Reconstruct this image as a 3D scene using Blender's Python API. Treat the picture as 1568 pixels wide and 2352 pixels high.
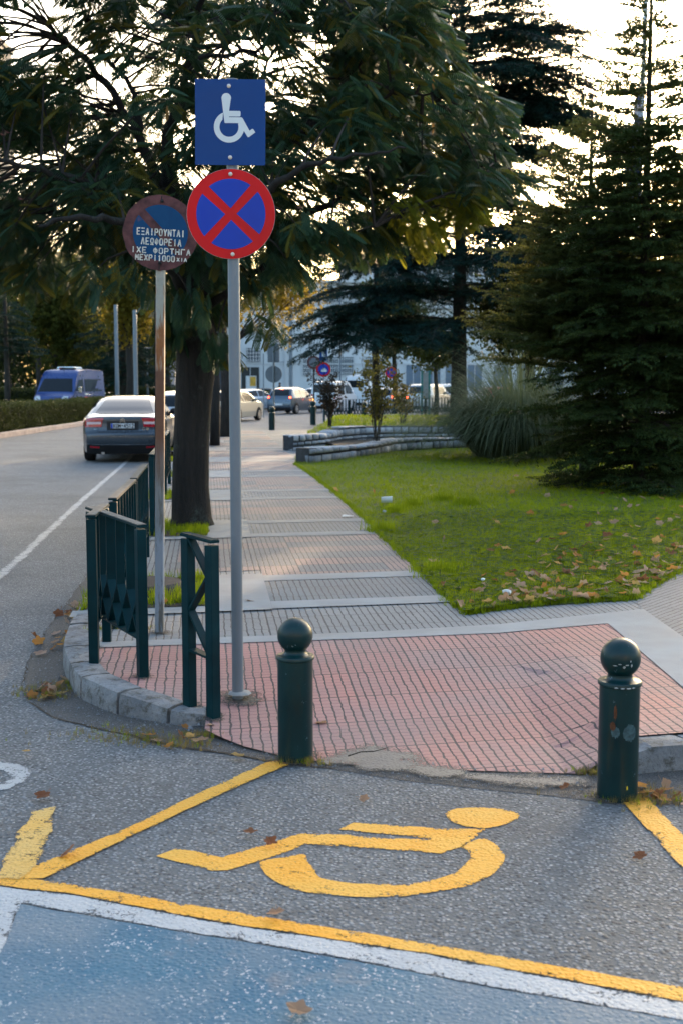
import bpy, bmesh, math, random
import numpy as np
from mathutils import Vector, Matrix, Euler
for o in list(bpy.data.objects): bpy.data.objects.remove(o)
S = bpy.context.scene
COL = S.collection
R = math.radians
# ------------------------------------------------------------------ camera, sky, sun, exposure
FPX, CX, CY, CAMZ = 2780.0, 784.0, 1176.0, 1.77
PITCH = math.atan(296.0 / FPX)
cam = bpy.data.cameras.new('camera'); camo = bpy.data.objects.new('camera', cam); COL.objects.link(camo)
camo.location = (0, 0, CAMZ); camo.rotation_euler = (R(90) - PITCH, 0, 0)
cam.sensor_fit = 'VERTICAL'; cam.sensor_height = 36.0; cam.lens = 36.0 * FPX / 2352.0
cam.clip_start = 0.1; cam.clip_end = 6000
cam.dof.use_dof = True; cam.dof.focus_distance = 7.2; cam.dof.aperture_fstop = 4.0
S.camera = camo
SUN_EL, SUN_AZ = R(9.0), R(15.5)
W = bpy.data.worlds.new("World"); S.world = W; W.use_nodes = True
wn = W.node_tree.nodes; wl = W.node_tree.links
bgn = wn['Background']; sky = wn.new('ShaderNodeTexSky'); sky.sky_type = 'NISHITA'
sky.sun_disc = False; sky.sun_elevation = SUN_EL; sky.sun_rotation = SUN_AZ
sky.air_density = 1.0; sky.dust_density = 5.0; sky.ozone_density = 1.5; sky.altitude = 60
wl.new(sky.outputs[0], bgn.inputs[0]); bgn.inputs[1].default_value = 0.15
sl = bpy.data.lights.new('sun', 'SUN'); sl.energy = 1.7; sl.angle = R(0.6); sl.color = (1.0, 0.72, 0.45)
so = bpy.data.objects.new('sun', sl); COL.objects.link(so)
sd = Vector((math.sin(SUN_AZ) * math.cos(SUN_EL), math.cos(SUN_AZ) * math.cos(SUN_EL), math.sin(SUN_EL)))
so.rotation_euler = sd.to_track_quat('Z', 'Y').to_euler(); so.location = (5, 10, 20)
S.view_settings.view_transform = 'Standard'; S.view_settings.look = 'None'
S.view_settings.gamma = 1.0; S.view_settings.exposure = 2.75
S.render.engine = 'CYCLES'
try:
    S.cycles.max_bounces = 6; S.cycles.transparent_max_bounces = 12
    S.cycles.sample_clamp_indirect = 6
except Exception: pass

# ------------------------------------------------------------------ ground points seen along a line of sight
def ray(px, py):
    xr = (px - CX) / FPX; yr = -(py - CY) / FPX
    F = Vector((0, math.cos(PITCH), -math.sin(PITCH))); U = Vector((0, math.sin(PITCH), math.cos(PITCH)))
    return F + Vector((xr, 0, 0)) + U * yr
def G(px, py, z=0.0):
    d = ray(px, py); t = (z - CAMZ) / d.z
    return Vector((d.x * t, d.y * t, z))
def D(px, py, dist):
    d = ray(px, py); t = dist / d.y
    return Vector((d.x * t, dist, CAMZ + d.z * t))

# ------------------------------------------------------------------ object helpers
def tagit(o, label=None, cat=None, group=None, kind=None):
    if label: o['label'] = label
    if cat: o['category'] = cat
    if group: o['group'] = group
    if kind: o['kind'] = kind
    return o
def thing(name, label, cat, loc=(0, 0, 0), rz=0.0, group=None):
    o = bpy.data.objects.new(name, None); COL.objects.link(o)
    o.location = loc; o.rotation_euler = (0, 0, rz); o.empty_display_size = 0.2
    return tagit(o, label, cat, group)
def mesh_obj(name, me, mat, parent=None, smooth=False):
    o = bpy.data.objects.new(name, me); COL.objects.link(o)
    if mat: me.materials.append(mat)
    if parent: o.parent = parent
    if smooth: me.polygons.foreach_set('use_smooth', [True] * len(me.polygons))
    return o
def copy_tree(o, parent=None):
    c = o.copy(); COL.objects.link(c); c.parent = parent
    for ch in list(o.children): copy_tree(ch, c)
    return c

class MB:
    def __init__(s): s.v = []; s.f = []
    def add(s, vs, fs):
        b = len(s.v); s.v += [tuple(p) for p in vs]; s.f += [tuple(b + i for i in f) for f in fs]; return s
    def box(s, c, size, rot=None):
        hx, hy, hz = size[0] / 2, size[1] / 2, size[2] / 2
        P = [Vector((x, y, z)) for x in (-hx, hx) for y in (-hy, hy) for z in (-hz, hz)]
        if rot is not None: P = [rot @ p for p in P]
        c = Vector(c); P = [p + c for p in P]
        return s.add(P, [(0, 1, 3, 2), (4, 6, 7, 5), (0, 4, 5, 1), (2, 3, 7, 6), (0, 2, 6, 4), (1, 5, 7, 3)])
    def bar(s, a, b, w, t, side=Vector((0, 0, 1))):
        """rectangular bar from a to b; t measured along 'side', w across"""
        a, b = Vector(a), Vector(b); d = (b - a).normalized()
        n = side - d * side.dot(d)
        if n.length < 1e-5: n = Vector((0, 1, 0)) - d * d.y
        n.normalize(); q = d.cross(n)
        P = []
        for p in (a, b):
            for sx, sy in ((-1, -1), (1, -1), (1, 1), (-1, 1)): P.append(p + q * (w / 2 * sx) + n * (t / 2 * sy))
        return s.add(P, [(3, 2, 1, 0), (4, 5, 6, 7), (0, 1, 5, 4), (1, 2, 6, 5), (2, 3, 7, 6), (3, 0, 4, 7)])
    def tube(s, pts, rad, n=8, cap=True):
        pts = [Vector(p) for p in pts]; k = len(pts)
        if not hasattr(rad, '__len__'): rad = [rad] * k
        ref = Vector((0.31, 0.95, 0.05)); P = []
        for i, p in enumerate(pts):
            d = (pts[min(i + 1, k - 1)] - pts[max(i - 1, 0)])
            if d.length < 1e-9: d = Vector((0, 0, 1))
            d.normalize(); a = d.cross(ref)
            if a.length < 0.05: a = d.cross(Vector((1, 0, 0)))
            a.normalize(); b = d.cross(a)
            for j in range(n):
                t = 2 * math.pi * j / n; P.append(p + (a * math.cos(t) + b * math.sin(t)) * rad[i])
        F = [(i * n + j, i * n + (j + 1) % n, (i + 1) * n + (j + 1) % n, (i + 1) * n + j) for i in range(k - 1) for j in range(n)]
        if cap: F += [tuple(range(n))[::-1], tuple((k - 1) * n + j for j in range(n))]
        return s.add(P, F)
    def lathe(s, prof, n=32, c=(0, 0, 0), axis='Z'):
        c = Vector(c); P = []
        for r, z in prof:
            for j in range(n):
                t = 2 * math.pi * j / n; x, y = r * math.cos(t), r * math.sin(t)
                p = Vector((x, y, z)) if axis == 'Z' else (Vector((z, x, y)) if axis == 'X' else Vector((x, z, y)))
                P.append(c + p)
        k = len(prof)
        F = [(i * n + j, i * n + (j + 1) % n, (i + 1) * n + (j + 1) % n, (i + 1) * n + j) for i in range(k - 1) for j in range(n)]
        F += [tuple(range(n))[::-1], tuple((k - 1) * n + j for j in range(n))]
        return s.add(P, F)
    def plate(s, poly, o, rx, up, n, z0, z1):
        """extruded polygon: poly in (x,y) metres in the frame o,rx,up ; from z0 to z1 along n"""
        k = len(poly); o, rx, up, n = Vector(o), Vector(rx), Vector(up), Vector(n)
        P = [o + rx * x + up * y + n * z0 for x, y in poly] + [o + rx * x + up * y + n * z1 for x, y in poly]
        F = [tuple(range(k)), tuple(range(2 * k - 1, k - 1, -1))] + [(i, i + k, (i + 1) % k + k, (i + 1) % k) for i in range(k)]
        return s.add(P, F)
    def build(s, name, mat, parent=None, smooth=False, bevel=0, autos=False):
        me = bpy.data.meshes.new(name); me.from_pydata(s.v, [], s.f); me.validate()
        bm = bmesh.new(); bm.from_mesh(me); bmesh.ops.recalc_face_normals(bm, faces=bm.faces[:])
        if bevel: bmesh.ops.bevel(bm, geom=bm.edges[:], offset=bevel, segments=1, affect='EDGES')
        bm.to_mesh(me); bm.free()
        o = mesh_obj(name, me, mat, parent, smooth)
        if autos:
            me.polygons.foreach_set('use_smooth', [True] * len(me.polygons))
            try: me.set_sharp_from_angle(angle=R(autos))
            except Exception: pass
        return o

def circ(r, n=48, cx=0, cy=0, a0=0, a1=360):
    if a1 - a0 >= 360: return [(cx + r * math.cos(2 * math.pi * i / n), cy + r * math.sin(2 * math.pi * i / n)) for i in range(n)]
    return [(cx + r * math.cos(R(a0 + (a1 - a0) * i / n)), cy + r * math.sin(R(a0 + (a1 - a0) * i / n))) for i in range(n + 1)]

def np_mesh(name, V, F, mat, parent=None, tint=None, smooth=False):
    """V (n,3) ; F (m,k) constant k"""
    me = bpy.data.meshes.new(name); V = np.asarray(V, dtype=np.float32); F = np.asarray(F, dtype=np.int32)
    m, k = F.shape
    me.vertices.add(len(V)); me.vertices.foreach_set('co', V.ravel())
    me.loops.add(m * k); me.loops.foreach_set('vertex_index', F.ravel())
    me.polygons.add(m); me.polygons.foreach_set('loop_start', np.arange(0, m * k, k, dtype=np.int32))
    try: me.polygons.foreach_set('loop_total', np.full(m, k, dtype=np.int32))
    except Exception: pass
    me.update(calc_edges=True); me.validate()
    if tint is not None:
        at = me.attributes.new('tint', 'FLOAT', 'POINT'); at.data.foreach_set('value', np.asarray(tint, dtype=np.float32))
    return mesh_obj(name, me, mat, parent, smooth)

def norm(a): return a / np.maximum(np.linalg.norm(a, axis=-1, keepdims=True), 1e-9)
def scatter(name, T, F, pos, fwd, up, scale, mat, parent=None, tint=None, seed=0):
    """many copies of a leaf template (x = forward) merged into one foliage mesh"""
    T = np.asarray(T, float); F = np.asarray(F, int); pos = np.asarray(pos, float); n = len(pos)
    f = norm(np.asarray(fwd, float)); u = np.asarray(up, float); s_ = norm(np.cross(u, f)); u = np.cross(f, s_)
    sc = np.broadcast_to(np.asarray(scale, float).reshape(-1, 1), (n, 1)) if np.ndim(scale) < 2 else scale
    V = (f[:, None, :] * T[None, :, 0:1] + s_[:, None, :] * T[None, :, 1:2] + u[:, None, :] * T[None, :, 2:3]) * sc[:, None, :] + pos[:, None, :]
    k = len(T); FF = (F[None] + (np.arange(n) * k)[:, None, None]).reshape(-1, F.shape[1])
    rs = np.random.RandomState(seed)
    tt = rs.rand(n) if tint is None else np.asarray(tint)
    return np_mesh(name, V.reshape(-1, 3), FF, mat, parent, np.repeat(tt, k))

# ------------------------------------------------------------------ materials
class NT:
    def __init__(s, name):
        s.m = bpy.data.materials.new(name); s.m.use_nodes = True; s.t = s.m.node_tree; s.n = s.t.nodes; s.l = s.t.links
        s.b = s.n['Principled BSDF']; s.out = s.n['Material Output']
        s.geo = None
    def new(s, t, **k):
        n = s.n.new('ShaderNode' + t)
        for a, b in k.items(): setattr(n, a, b)
        return n
    def put(s, sock, v):
        if isinstance(v, bpy.types.NodeSocket): s.l.new(v, sock)
        elif v is not None:
            if sock.type == 'RGBA' and hasattr(v, '__len__') and len(v) == 3: v = (*v, 1)
            sock.default_value = v
    def math(s, op, a, b=None, c=None, clamp=False):
        n = s.new('Math', operation=op, use_clamp=clamp); s.put(n.inputs[0], a)
        if b is not None: s.put(n.inputs[1], b)
        if c is not None: s.put(n.inputs[2], c)
        return n.outputs[0]
    def mix(s, f, a, b, mode='MIX'):
        n = s.new('Mix', data_type='RGBA', blend_type=mode); s.put(n.inputs[0], f); s.put(n.inputs[6], a); s.put(n.inputs[7], b); return n.outputs[2]
    def pos(s):
        if s.geo is None: s.geo = s.new('NewGeometry')
        return s.geo.outputs['Position']
    def obj(s): return s.new('TexCoord').outputs['Object']
    def noise(s, scale, vec=None, detail=3, rough=0.55, dim='3D'):
        n = s.new('TexNoise', noise_dimensions=dim); s.put(n.inputs['Vector'], vec if vec is not None else s.pos())
        n.inputs['Scale'].default_value = scale; n.inputs['Detail'].default_value = detail; n.inputs['Roughness'].default_value = rough
        return n.outputs[0]
    def voro(s, scale, vec=None, feat='F1', out=0):
        n = s.new('TexVoronoi', feature=feat); s.put(n.inputs['Vector'], vec if vec is not None else s.pos()); n.inputs['Scale'].default_value = scale
        return n.outputs[out]
    def ramp(s, f, a, b, c0=(0, 0, 0), c1=(1, 1, 1)):
        n = s.new('ValToRGB'); s.put(n.inputs[0], f); e = n.color_ramp.elements
        e[0].position = a; e[1].position = b; e[0].color = (*c0, 1); e[1].color = (*c1, 1); return n.outputs[0]
    def maprange(s, v, a, b, c=0, d=1):
        n = s.new('MapRange'); s.put(n.inputs[0], v)
        for i, q in enumerate((a, b, c, d)): n.inputs[i + 1].default_value = q
        return n.outputs[0]
    def bump(s, h, dist=0.01, strength=0.6, norm=None):
        n = s.new('Bump'); s.put(n.inputs['Height'], h); n.inputs['Distance'].default_value = dist; n.inputs['Strength'].default_value = strength
        if norm: s.put(n.inputs['Normal'], norm)
        return n.outputs[0]
    def vmul(s, v, t):
        n = s.new('VectorMath', operation='MULTIPLY'); s.put(n.inputs[0], v); n.inputs[1].default_value = t; return n.outputs[0]
    def set(s, **k):
        for a, v in k.items(): s.put(s.b.inputs[{'col': 'Base Color', 'rough': 'Roughness', 'metal': 'Metallic', 'nrm': 'Normal', 'coat': 'Coat Weight', 'spec': 'Specular IOR Level', 'alpha': 'Alpha', 'trans': 'Transmission Weight', 'emc': 'Emission Color', 'ems': 'Emission Strength'}[a]], v)
        return s.m

def plain(name, col, rough=0.5, metal=0.0, var=0.15, scale=8.0, bump=0.0, bscale=60.0, coat=0.0, obj=True, spec=None):
    m = NT(name); v = m.obj() if obj else m.pos()
    nz = m.noise(scale, v, 4)
    c = m.mix(m.maprange(nz, .3, .7), tuple(x * (1 - var) for x in col), tuple(min(1, x * (1 + var)) for x in col))
    m.set(col=c, rough=m.maprange(nz, 0.3, 0.7, rough * .85, min(1, rough * 1.15)), metal=metal, coat=coat, spec=spec if spec is not None else (.25 if coat == 0 and not metal else .5))
    if bump: m.set(nrm=m.bump(m.noise(bscale, v, 3), 0.004, bump))
    return m.m

def asphalt_core(m, base=(.128, .136, .140), light=(.38, .385, .385), stone=62.0, amt=0.34):
    p = m.pos()
    warp = m.noise(60, p, 2)
    vd = m.voro(stone, p, 'F1', 0); vc = m.voro(stone, p, 'F1', 1)
    sep = m.new('SeparateColor'); m.put(sep.inputs[0], vc)
    pick = m.math('GREATER_THAN', sep.outputs[0], 1 - amt)
    vd2 = m.voro(stone * 2.1, p, 'F1', 0)
    sp = m.math('MULTIPLY', pick, m.maprange(vd, .28, .52, 1, 0), clamp=True)
    big = m.noise(.9, p, 5, .6); mid = m.noise(7, p, 4, .65)
    c = m.mix(m.maprange(big, .3, .7), tuple(x * .80 for x in base), tuple(x * 1.22 for x in base))
    c = m.mix(m.maprange(warp, .35, .7, 0, .55), c, tuple(x * .5 for x in base))
    tone = m.mix(sep.outputs[2], tuple(x * .35 for x in base), tuple(x * 2.0 for x in base))
    c = m.mix(m.maprange(vd, .34, .60, .85, 0), c, tone)
    st = m.mix(sep.outputs[1], tuple(x * .6 for x in light), light)
    c = m.mix(m.math('MULTIPLY', sp, .85), c, st)
    c = m.mix(m.maprange(mid, .52, .8, 0, .45), c, (.085, .08, .075))
    c = m.mix(m.maprange(m.noise(.6, p, 5, .7), .50, .66, 0, .5), c, (.07, .07, .072))
    cr = m.voro(.55, m.vmul(p, (1, 1, 1)), 'DISTANCE_TO_EDGE', 0)
    crw = m.noise(5, p, 4, .7)
    crk = m.math('LESS_THAN', m.math('ADD', cr, m.math('MULTIPLY', m.math('SUBTRACT', crw, .5), .10)), .0035)
    c = m.mix(m.math('MULTIPLY', crk, .0), c, (.02, .02, .02))
    h = m.math('ADD', m.math('MULTIPLY', sp, .5), m.math('MULTIPLY', m.maprange(vd, .2, .65, 1, 0), .8))
    h = m.math('ADD', h, m.math('MULTIPLY', warp, 1.0))
    return c, h
def m_asphalt(name, **k):
    m = NT(name); c, h = asphalt_core(m, **k)
    return m.set(col=c, rough=.82, nrm=m.bump(h, .006, .9), spec=.4)
def m_paint(name, col, col2=None, wear=.36, wscale=7.0, edge=True, amount=1.0, chips=False, fade=False):
    """worn road paint: chips and thin spots let the asphalt through"""
    m = NT(name); p = m.pos()
    c, h = asphalt_core(m)
    n1 = m.noise(wscale, m.vmul(p, (1, 1.6, 1)), 6, .7); n2 = m.noise(85, p, 5, .7)
    k = m.math('ADD', m.math('MULTIPLY', n1, .5), m.math('MULTIPLY', n2, .5))
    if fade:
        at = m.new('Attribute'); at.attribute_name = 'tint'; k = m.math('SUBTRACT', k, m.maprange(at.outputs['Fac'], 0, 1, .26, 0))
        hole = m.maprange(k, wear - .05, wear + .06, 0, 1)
    else:
        at = m.new('Attribute'); at.attribute_name = 'tint'; k = m.math('SUBTRACT', k, m.maprange(at.outputs['Fac'], 0, .8, .085, 0))
        hole = m.maprange(k, wear - .012, wear + .02, 0, 1)
    vc = m.voro(70, p, 'F1', 1); sp = m.new('SeparateColor'); m.put(sp.inputs[0], vc)
    pc = m.mix(m.maprange(m.noise(2.3, p, 4), .35, .65), col, col2 or tuple(x * .85 for x in col))
    pc = m.mix(m.maprange(m.noise(120, p, 2), .5, .75, 0, .45), pc, tuple(x * .55 for x in col))
    if chips:
        big = m.noise(2.1, p, 4, .6)
        vd = m.voro(95, p, 'F1', 0)
        st = m.math('MULTIPLY', m.math('GREATER_THAN', sp.outputs[0], .80), m.math('LESS_THAN', vd, .4))
        st = m.math('MULTIPLY', st, m.maprange(big, .40, .55, .35, 1))
        pc = m.mix(st, pc, (.42, .45, .47))
        pc = m.mix(m.maprange(m.noise(1.7, m.vmul(p, (1, .8, 1)), 5, .65), .56, .70, 0, .75), pc, (.27, .22, .19))
        pc = m.mix(m.maprange(m.noise(1.1, p, 3), .38, .60, .75, 0), pc, (.15, .19, .22))
    m.set(col=pc, rough=.7, nrm=m.bump(h, .004, .55))
    tr = m.new('BsdfTransparent'); mx = m.new('MixShader')
    m.put(mx.inputs[0], m.math('MULTIPLY', hole, amount)); m.l.new(tr.outputs[0], mx.inputs[1]); m.l.new(m.b.outputs[0], mx.inputs[2])
    m.l.new(mx.outputs[0], m.out.inputs[0]); return m.m

TV, TU = R(6.3), R(11.5)      # walkway direction (left of straight ahead) and cross-joint direction
Vd = Vector((-math.sin(TV), math.cos(TV))); Ud = Vector((math.cos(TU), math.sin(TU)))
det = Ud.x * Vd.y - Ud.y * Vd.x
AU = (Vd.y / det, -Vd.x / det, 0); AV = (-Ud.y / det, Ud.x / det, 0)
def UV(u, v): return Vector((Ud.x * u + Vd.x * v, Ud.y * u + Vd.y * v))
def toUV(p): return (p[0] * AU[0] + p[1] * AU[1], p[0] * AV[0] + p[1] * AV[1])
def m_tiles(name, c1, c2, mixed=None, dark=(.035, .033, .035), cell=.05, ntile=8, rot=None, gw=.072):
    m = NT(name); p = m.pos()
    def dot(a):
        n = m.new('VectorMath', operation='DOT_PRODUCT'); m.put(n.inputs[0], p); n.inputs[1].default_value = a; return n.outputs['Value']
    au, av = (AU, AV) if rot is None else ((math.cos(rot), math.sin(rot), 0), (-math.sin(rot), math.cos(rot), 0))
    u0, v0 = dot(au), dot(av)
    wob = m.noise(9, m.vmul(p, (1.6, .8, 1)), 3, .6)
    wf = m.noise(28, p, 2)
    u = m.math('ADD', u0, m.math('ADD', m.math('MULTIPLY', m.math('SUBTRACT', wob, .5), .026), m.math('MULTIPLY', m.math('SUBTRACT', wf, .5), .012)))
    v = m.math('ADD', v0, m.math('MULTIPLY', m.math('SUBTRACT', m.noise(3, p, 2), .5), .010))
    def line(x, c, w, soft=.04):
        fr = m.math('FRACT', m.math('DIVIDE', x, c)); d = m.math('ABSOLUTE', m.math('SUBTRACT', fr, .5))
        return m.maprange(d, .5 - w - soft, .5 - w, 0, 1)
    gu = line(u, cell, gw); gv = line(v, cell, gw * .35, .05)
    tu = line(u0, cell * ntile, .009, .008); tv = line(v0, cell * ntile, .008, .007)
    comb = m.new('CombineXYZ'); m.put(comb.inputs[0], m.math('FLOOR', m.math('DIVIDE', u0, cell * ntile))); m.put(comb.inputs[1], m.math('FLOOR', m.math('DIVIDE', v0, cell * ntile)))
    wn_ = m.new('TexWhiteNoise', noise_dimensions='2D'); m.l.new(comb.outputs[0], wn_.inputs[0])
    big = m.noise(.8, p, 3)
    f = m.math('ADD', m.math('MULTIPLY', wn_.outputs[0], .35), m.math('MULTIPLY', m.maprange(big, .42, .60), .65))
    c = m.mix(f, c1, c2)
    w3 = m.new('TexWhiteNoise', noise_dimensions='3D'); m.l.new(m.vmul(comb.outputs[0], (3.1, 7.7, 1)), w3.inputs[0])
    c = m.mix(m.math('MULTIPLY', w3.outputs[0], .28), c, (.12, .11, .11))
    if mixed:
        cb = m.new('CombineXYZ'); m.put(cb.inputs[0], m.math('FLOOR', m.math('DIVIDE', u0, .8))); m.put(cb.inputs[1], m.math('FLOOR', m.math('DIVIDE', v0, .4)))
        w2 = m.new('TexWhiteNoise', noise_dimensions='2D'); m.l.new(cb.outputs[0], w2.inputs[0])
        c = m.mix(m.math('GREATER_THAN', w2.outputs[0], .58), c, mixed)
    c = m.mix(m.maprange(m.noise(140, p, 2), .3, .75, 0, .35), c, tuple(min(1, x * 1.5) for x in c1))
    c = m.mix(m.maprange(m.noise(1.6, p, 5, .7), .5, .75, 0, .3), c, (.16, .15, .14))
    c = m.mix(m.math('MULTIPLY', gv, .55), c, dark)
    g = m.math('MAXIMUM', gu, m.math('MAXIMUM', tu, tv))
    fill = m.maprange(m.noise(1.3, p, 4), .45, .62)
    c = m.mix(m.math('MULTIPLY', g, .92), c, m.mix(m.math('MULTIPLY', fill, .35), dark, (.15, .14, .13)))
    h = m.math('SUBTRACT', 1.0, m.math('MAXIMUM', g, m.math('MULTIPLY', gv, .6)))
    h = m.math('ADD', h, m.math('MULTIPLY', m.noise(90, p, 2), .25))
    return m.set(col=c, rough=.78, nrm=m.bump(h, .004, .8))

def m_leaf(name, c1, c2, trans=.35, tcol=None, rough=.55, odd=None, spec=.07):
    m = NT(name)
    at = m.new('Attribute'); at.attribute_name = 'tint'
    nz = m.noise(.9, m.pos(), 2)
    f = m.math('ADD', m.math('MULTIPLY', at.outputs['Fac'], .6), m.math('MULTIPLY', m.maprange(nz, .35, .65), .4))
    c = m.mix(f, c1, c2)
    if odd: c = m.mix(m.math('GREATER_THAN', at.outputs['Fac'], 1 - odd[0]), c, odd[1])
    m.set(col=m.mix(.3, c, (0, 0, 0)), rough=rough, spec=spec)
    tr = m.new('BsdfTranslucent'); m.put(tr.inputs[0], m.mix(.5, c, tcol or tuple(min(1, x * 2.2) for x in c2)))
    mx = m.new('MixShader'); mx.inputs[0].default_value = trans
    m.l.new(m.b.outputs[0], mx.inputs[1]); m.l.new(tr.outputs[0], mx.inputs[2]); m.l.new(mx.outputs[0], m.out.inputs[0]); return m.m
def m_glass(name, col=(.006, .009, .012), rough=.12):
    m = NT(name); nz = m.noise(3, m.obj(), 3)
    return m.set(col=m.mix(nz, col, tuple(x * 1.6 for x in col)), rough=rough, spec=.3)
def m_car(name, col, metal=.55, rough=.3):
    m = NT(name); nz = m.noise(2.2, m.obj(), 4)
    d = m.maprange(m.noise(40, m.obj(), 3), .4, .8, 0, .12)
    return m.set(col=m.mix(d, m.mix(nz, tuple(x * .92 for x in col), tuple(x * 1.08 for x in col)), (.3, .28, .25)), rough=m.maprange(nz, .3, .7, rough * .8, rough * 1.25), metal=metal, coat=.35)
def m_glow(name, col, st):
    m = NT(name); nz = m.noise(20, m.obj(), 2)
    return m.set(col=col, rough=.3, emc=m.mix(nz, tuple(x * .8 for x in col), col), ems=st)

M = {}
M['road'] = m_asphalt('asphalt_grey')
M['road_far'] = m_asphalt('asphalt_main_road', base=(.16, .162, .165), light=(.36, .36, .36), amt=.35)
M['gutter'] = m_asphalt('dirty_gutter', base=(.105, .098, .09), light=(.24, .22, .20), stone=120, amt=.12)
M['yellow'] = m_paint('yellow_road_paint', (.80, .345, .015), (.74, .39, .05), wear=.405)
M['yellow2'] = m_paint('faded_yellow_road_paint', (.70, .38, .06), (.62, .40, .12), wear=.43, wscale=9)
M['white'] = m_paint('white_road_paint', (.44, .45, .45), (.38, .40, .41), wear=.415, edge=True)
M['white2'] = m_paint('worn_white_road_paint', (.42, .42, .41), (.34, .35, .35), wear=.44)
M['blue'] = m_paint('blue_road_paint', (.016, .105, .18), (.038, .135, .205), wear=.30, chips=True)
M['pink'] = m_tiles('pink_ribbed_tiles', (.44, .19, .155), (.28, .205, .20))
M['grey'] = m_tiles('grey_ribbed_tiles', (.225, .235, .235), (.185, .195, .20))
M['darkt'] = m_tiles('dark_grey_ribbed_tiles', (.17, .19, .20), (.14, .16, .175))
M['mixed'] = m_tiles('mixed_pink_and_grey_tiles', (.31, .21, .185), (.24, .215, .20), mixed=(.14, .16, .17))
M['grey2'] = m_tiles('dark_path_tiles', (.19, .195, .20), (.16, .165, .17), rot=R(-38))
M['concrete'] = plain('pale_concrete', (.31, .31, .30), .85, var=.16, scale=2.5, bump=.5, bscale=120, obj=False)
M['dirt'] = m_paint('sandy_dirt', (.20, .175, .145), (.17, .155, .14), wear=.36, wscale=5, fade=True)
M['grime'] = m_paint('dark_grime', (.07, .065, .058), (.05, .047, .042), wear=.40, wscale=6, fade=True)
M['soil'] = plain('dark_soil', (.065, .05, .035), .95, var=.4, scale=9, bump=.9, obj=False)
def m_kerb():
    m = NT('grey_kerb_stone'); p = m.pos()
    c = m.mix(m.maprange(m.noise(5, p, 5, .65), .35, .65), (.13, .145, .16), (.25, .265, .275))
    c = m.mix(m.maprange(m.noise(14, p, 5, .75), .50, .64, 0, .9), c, (.07, .07, .06))
    c = m.mix(m.math('MULTIPLY', m.maprange(m.voro(60, p), .2, .12, 0, 1), .5), c, (.03, .03, .03))
    return m.set(col=c, rough=.88, nrm=m.bump(m.noise(45, p, 5, .7), .012, .9))
M['kerb'] = m_kerb()
M['lawnbase'] = plain('lawn_soil', (.07, .10, .012), .95, var=.45, scale=5, bump=.8, obj=False)
M['grass'] = m_leaf('lawn_grass', (.13, .23, .004), (.42, .50, .008), .5, (.25, .32, .03))
M['grass_dry'] = m_leaf('dry_grass', (.10, .10, .03), (.28, .22, .08), .3)
M['clover'] = m_leaf('clover_leaves', (.03, .075, .02), (.09, .15, .05), .3)
def m_green():
    m = NT('dark_green_paint'); v = m.obj()
    n1 = m.noise(5, v, 5, .65); n2 = m.noise(38, v, 4, .7)
    c = m.mix(m.maprange(n1, .3, .7), (.001, .017, .020), (.002, .032, .035))
    c = m.mix(m.maprange(n2, .665, .70), c, (.10, .16, .20))
    c = m.mix(m.maprange(m.noise(7, m.vmul(v, (1, 1, .6)), 5, .7), .67, .72), c, (.11, .035, .015))
    return m.set(col=c, rough=m.maprange(n1, .3, .7, .3, .48), nrm=m.bump(n2, .001, .3), coat=.12, spec=.25)
M['green'] = m_green()
M['greenf'] = plain('green_railing_paint', (.001, .024, .031), .45, var=.3, scale=6, bump=.15, spec=.12)
M['greentop'] = plain('dusty_railing_top', (.16, .15, .13), .8, var=.4, scale=20, bump=.5)
M['chip'] = plain('chipped_paint_metal', (.33, .38, .40), .6, var=.3, scale=40)
M['rustspot'] = plain('rust_patch', (.09, .04, .02), .85, var=.5, scale=40)
def m_galv():
    m = NT('galvanised_steel'); v = m.obj()
    n1 = m.noise(9, m.vmul(v, (1, 1, .3)), 5, .6); vc = m.voro(70, v, 'F1', 1); s_ = m.new('SeparateColor'); m.put(s_.inputs[0], vc)
    c = m.mix(n1, (.115, .145, .175), (.21, .25, .285)); c = m.mix(m.math('MULTIPLY', s_.outputs[0], .3), c, (.16, .20, .24))
    return m.set(col=c, rough=.55, metal=.35, nrm=m.bump(n1, .001, .3))
M['galv'] = m_galv()
def m_rusty():
    m = NT('rusty_painted_steel'); v = m.obj()
    tc = m.new('SeparateXYZ'); m.put(tc.inputs[0], v)
    st = m.noise(26, m.vmul(v, (1, 1, .12)), 5, .7); b = m.noise(3, v, 3)
    f = m.maprange(m.math('ADD', m.math('MULTIPLY', st, .7), m.math('MULTIPLY', b, .3)), .46, .54)
    paint = m.mix(m.noise(30, v, 3), (.36, .37, .32), (.24, .25, .21))
    rust = m.mix(m.noise(22, v, 4), (.30, .13, .035), (.17, .06, .025))
    c = m.mix(f, paint, rust)
    low = m.maprange(tc.outputs[2], 1.05, 1.08, 0, 1)   # the post is bare and grey-brown below this height
    mid = m.maprange(tc.outputs[2], 1.72, 1.76, 0, 1)
    brown = m.mix(m.noise(18, v, 4), (.085, .035, .02), (.15, .075, .04))
    grey = m.mix(m.maprange(st, .45, .6), (.17, .19, .19), (.10, .095, .08))
    c = m.mix(mid, m.mix(m.maprange(tc.outputs[2], .95, 1.3), grey, brown), c)
    c = m.mix(m.maprange(tc.outputs[2], .75, .6), c, m.mix(m.maprange(st, .5, .56), (.24, .28, .32), (.12, .12, .11)))
    return m.set(col=c, rough=.75, nrm=m.bump(st, .002, .6))
M['rusty'] = m_rusty()
M['signblue'] = plain('blue_sign_face', (.002, .045, .19), .55, var=.07, scale=3)
M['signblue2'] = plain('bright_blue_sign_face', (.008, .045, .38), .5, var=.07, scale=3)
M['signred'] = plain('red_sign_face', (.55, .004, .008), .5, var=.08, scale=3)
M['signwhite'] = plain('white_sign_film', (.60, .68, .70), .4, var=.05, scale=4)
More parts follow.
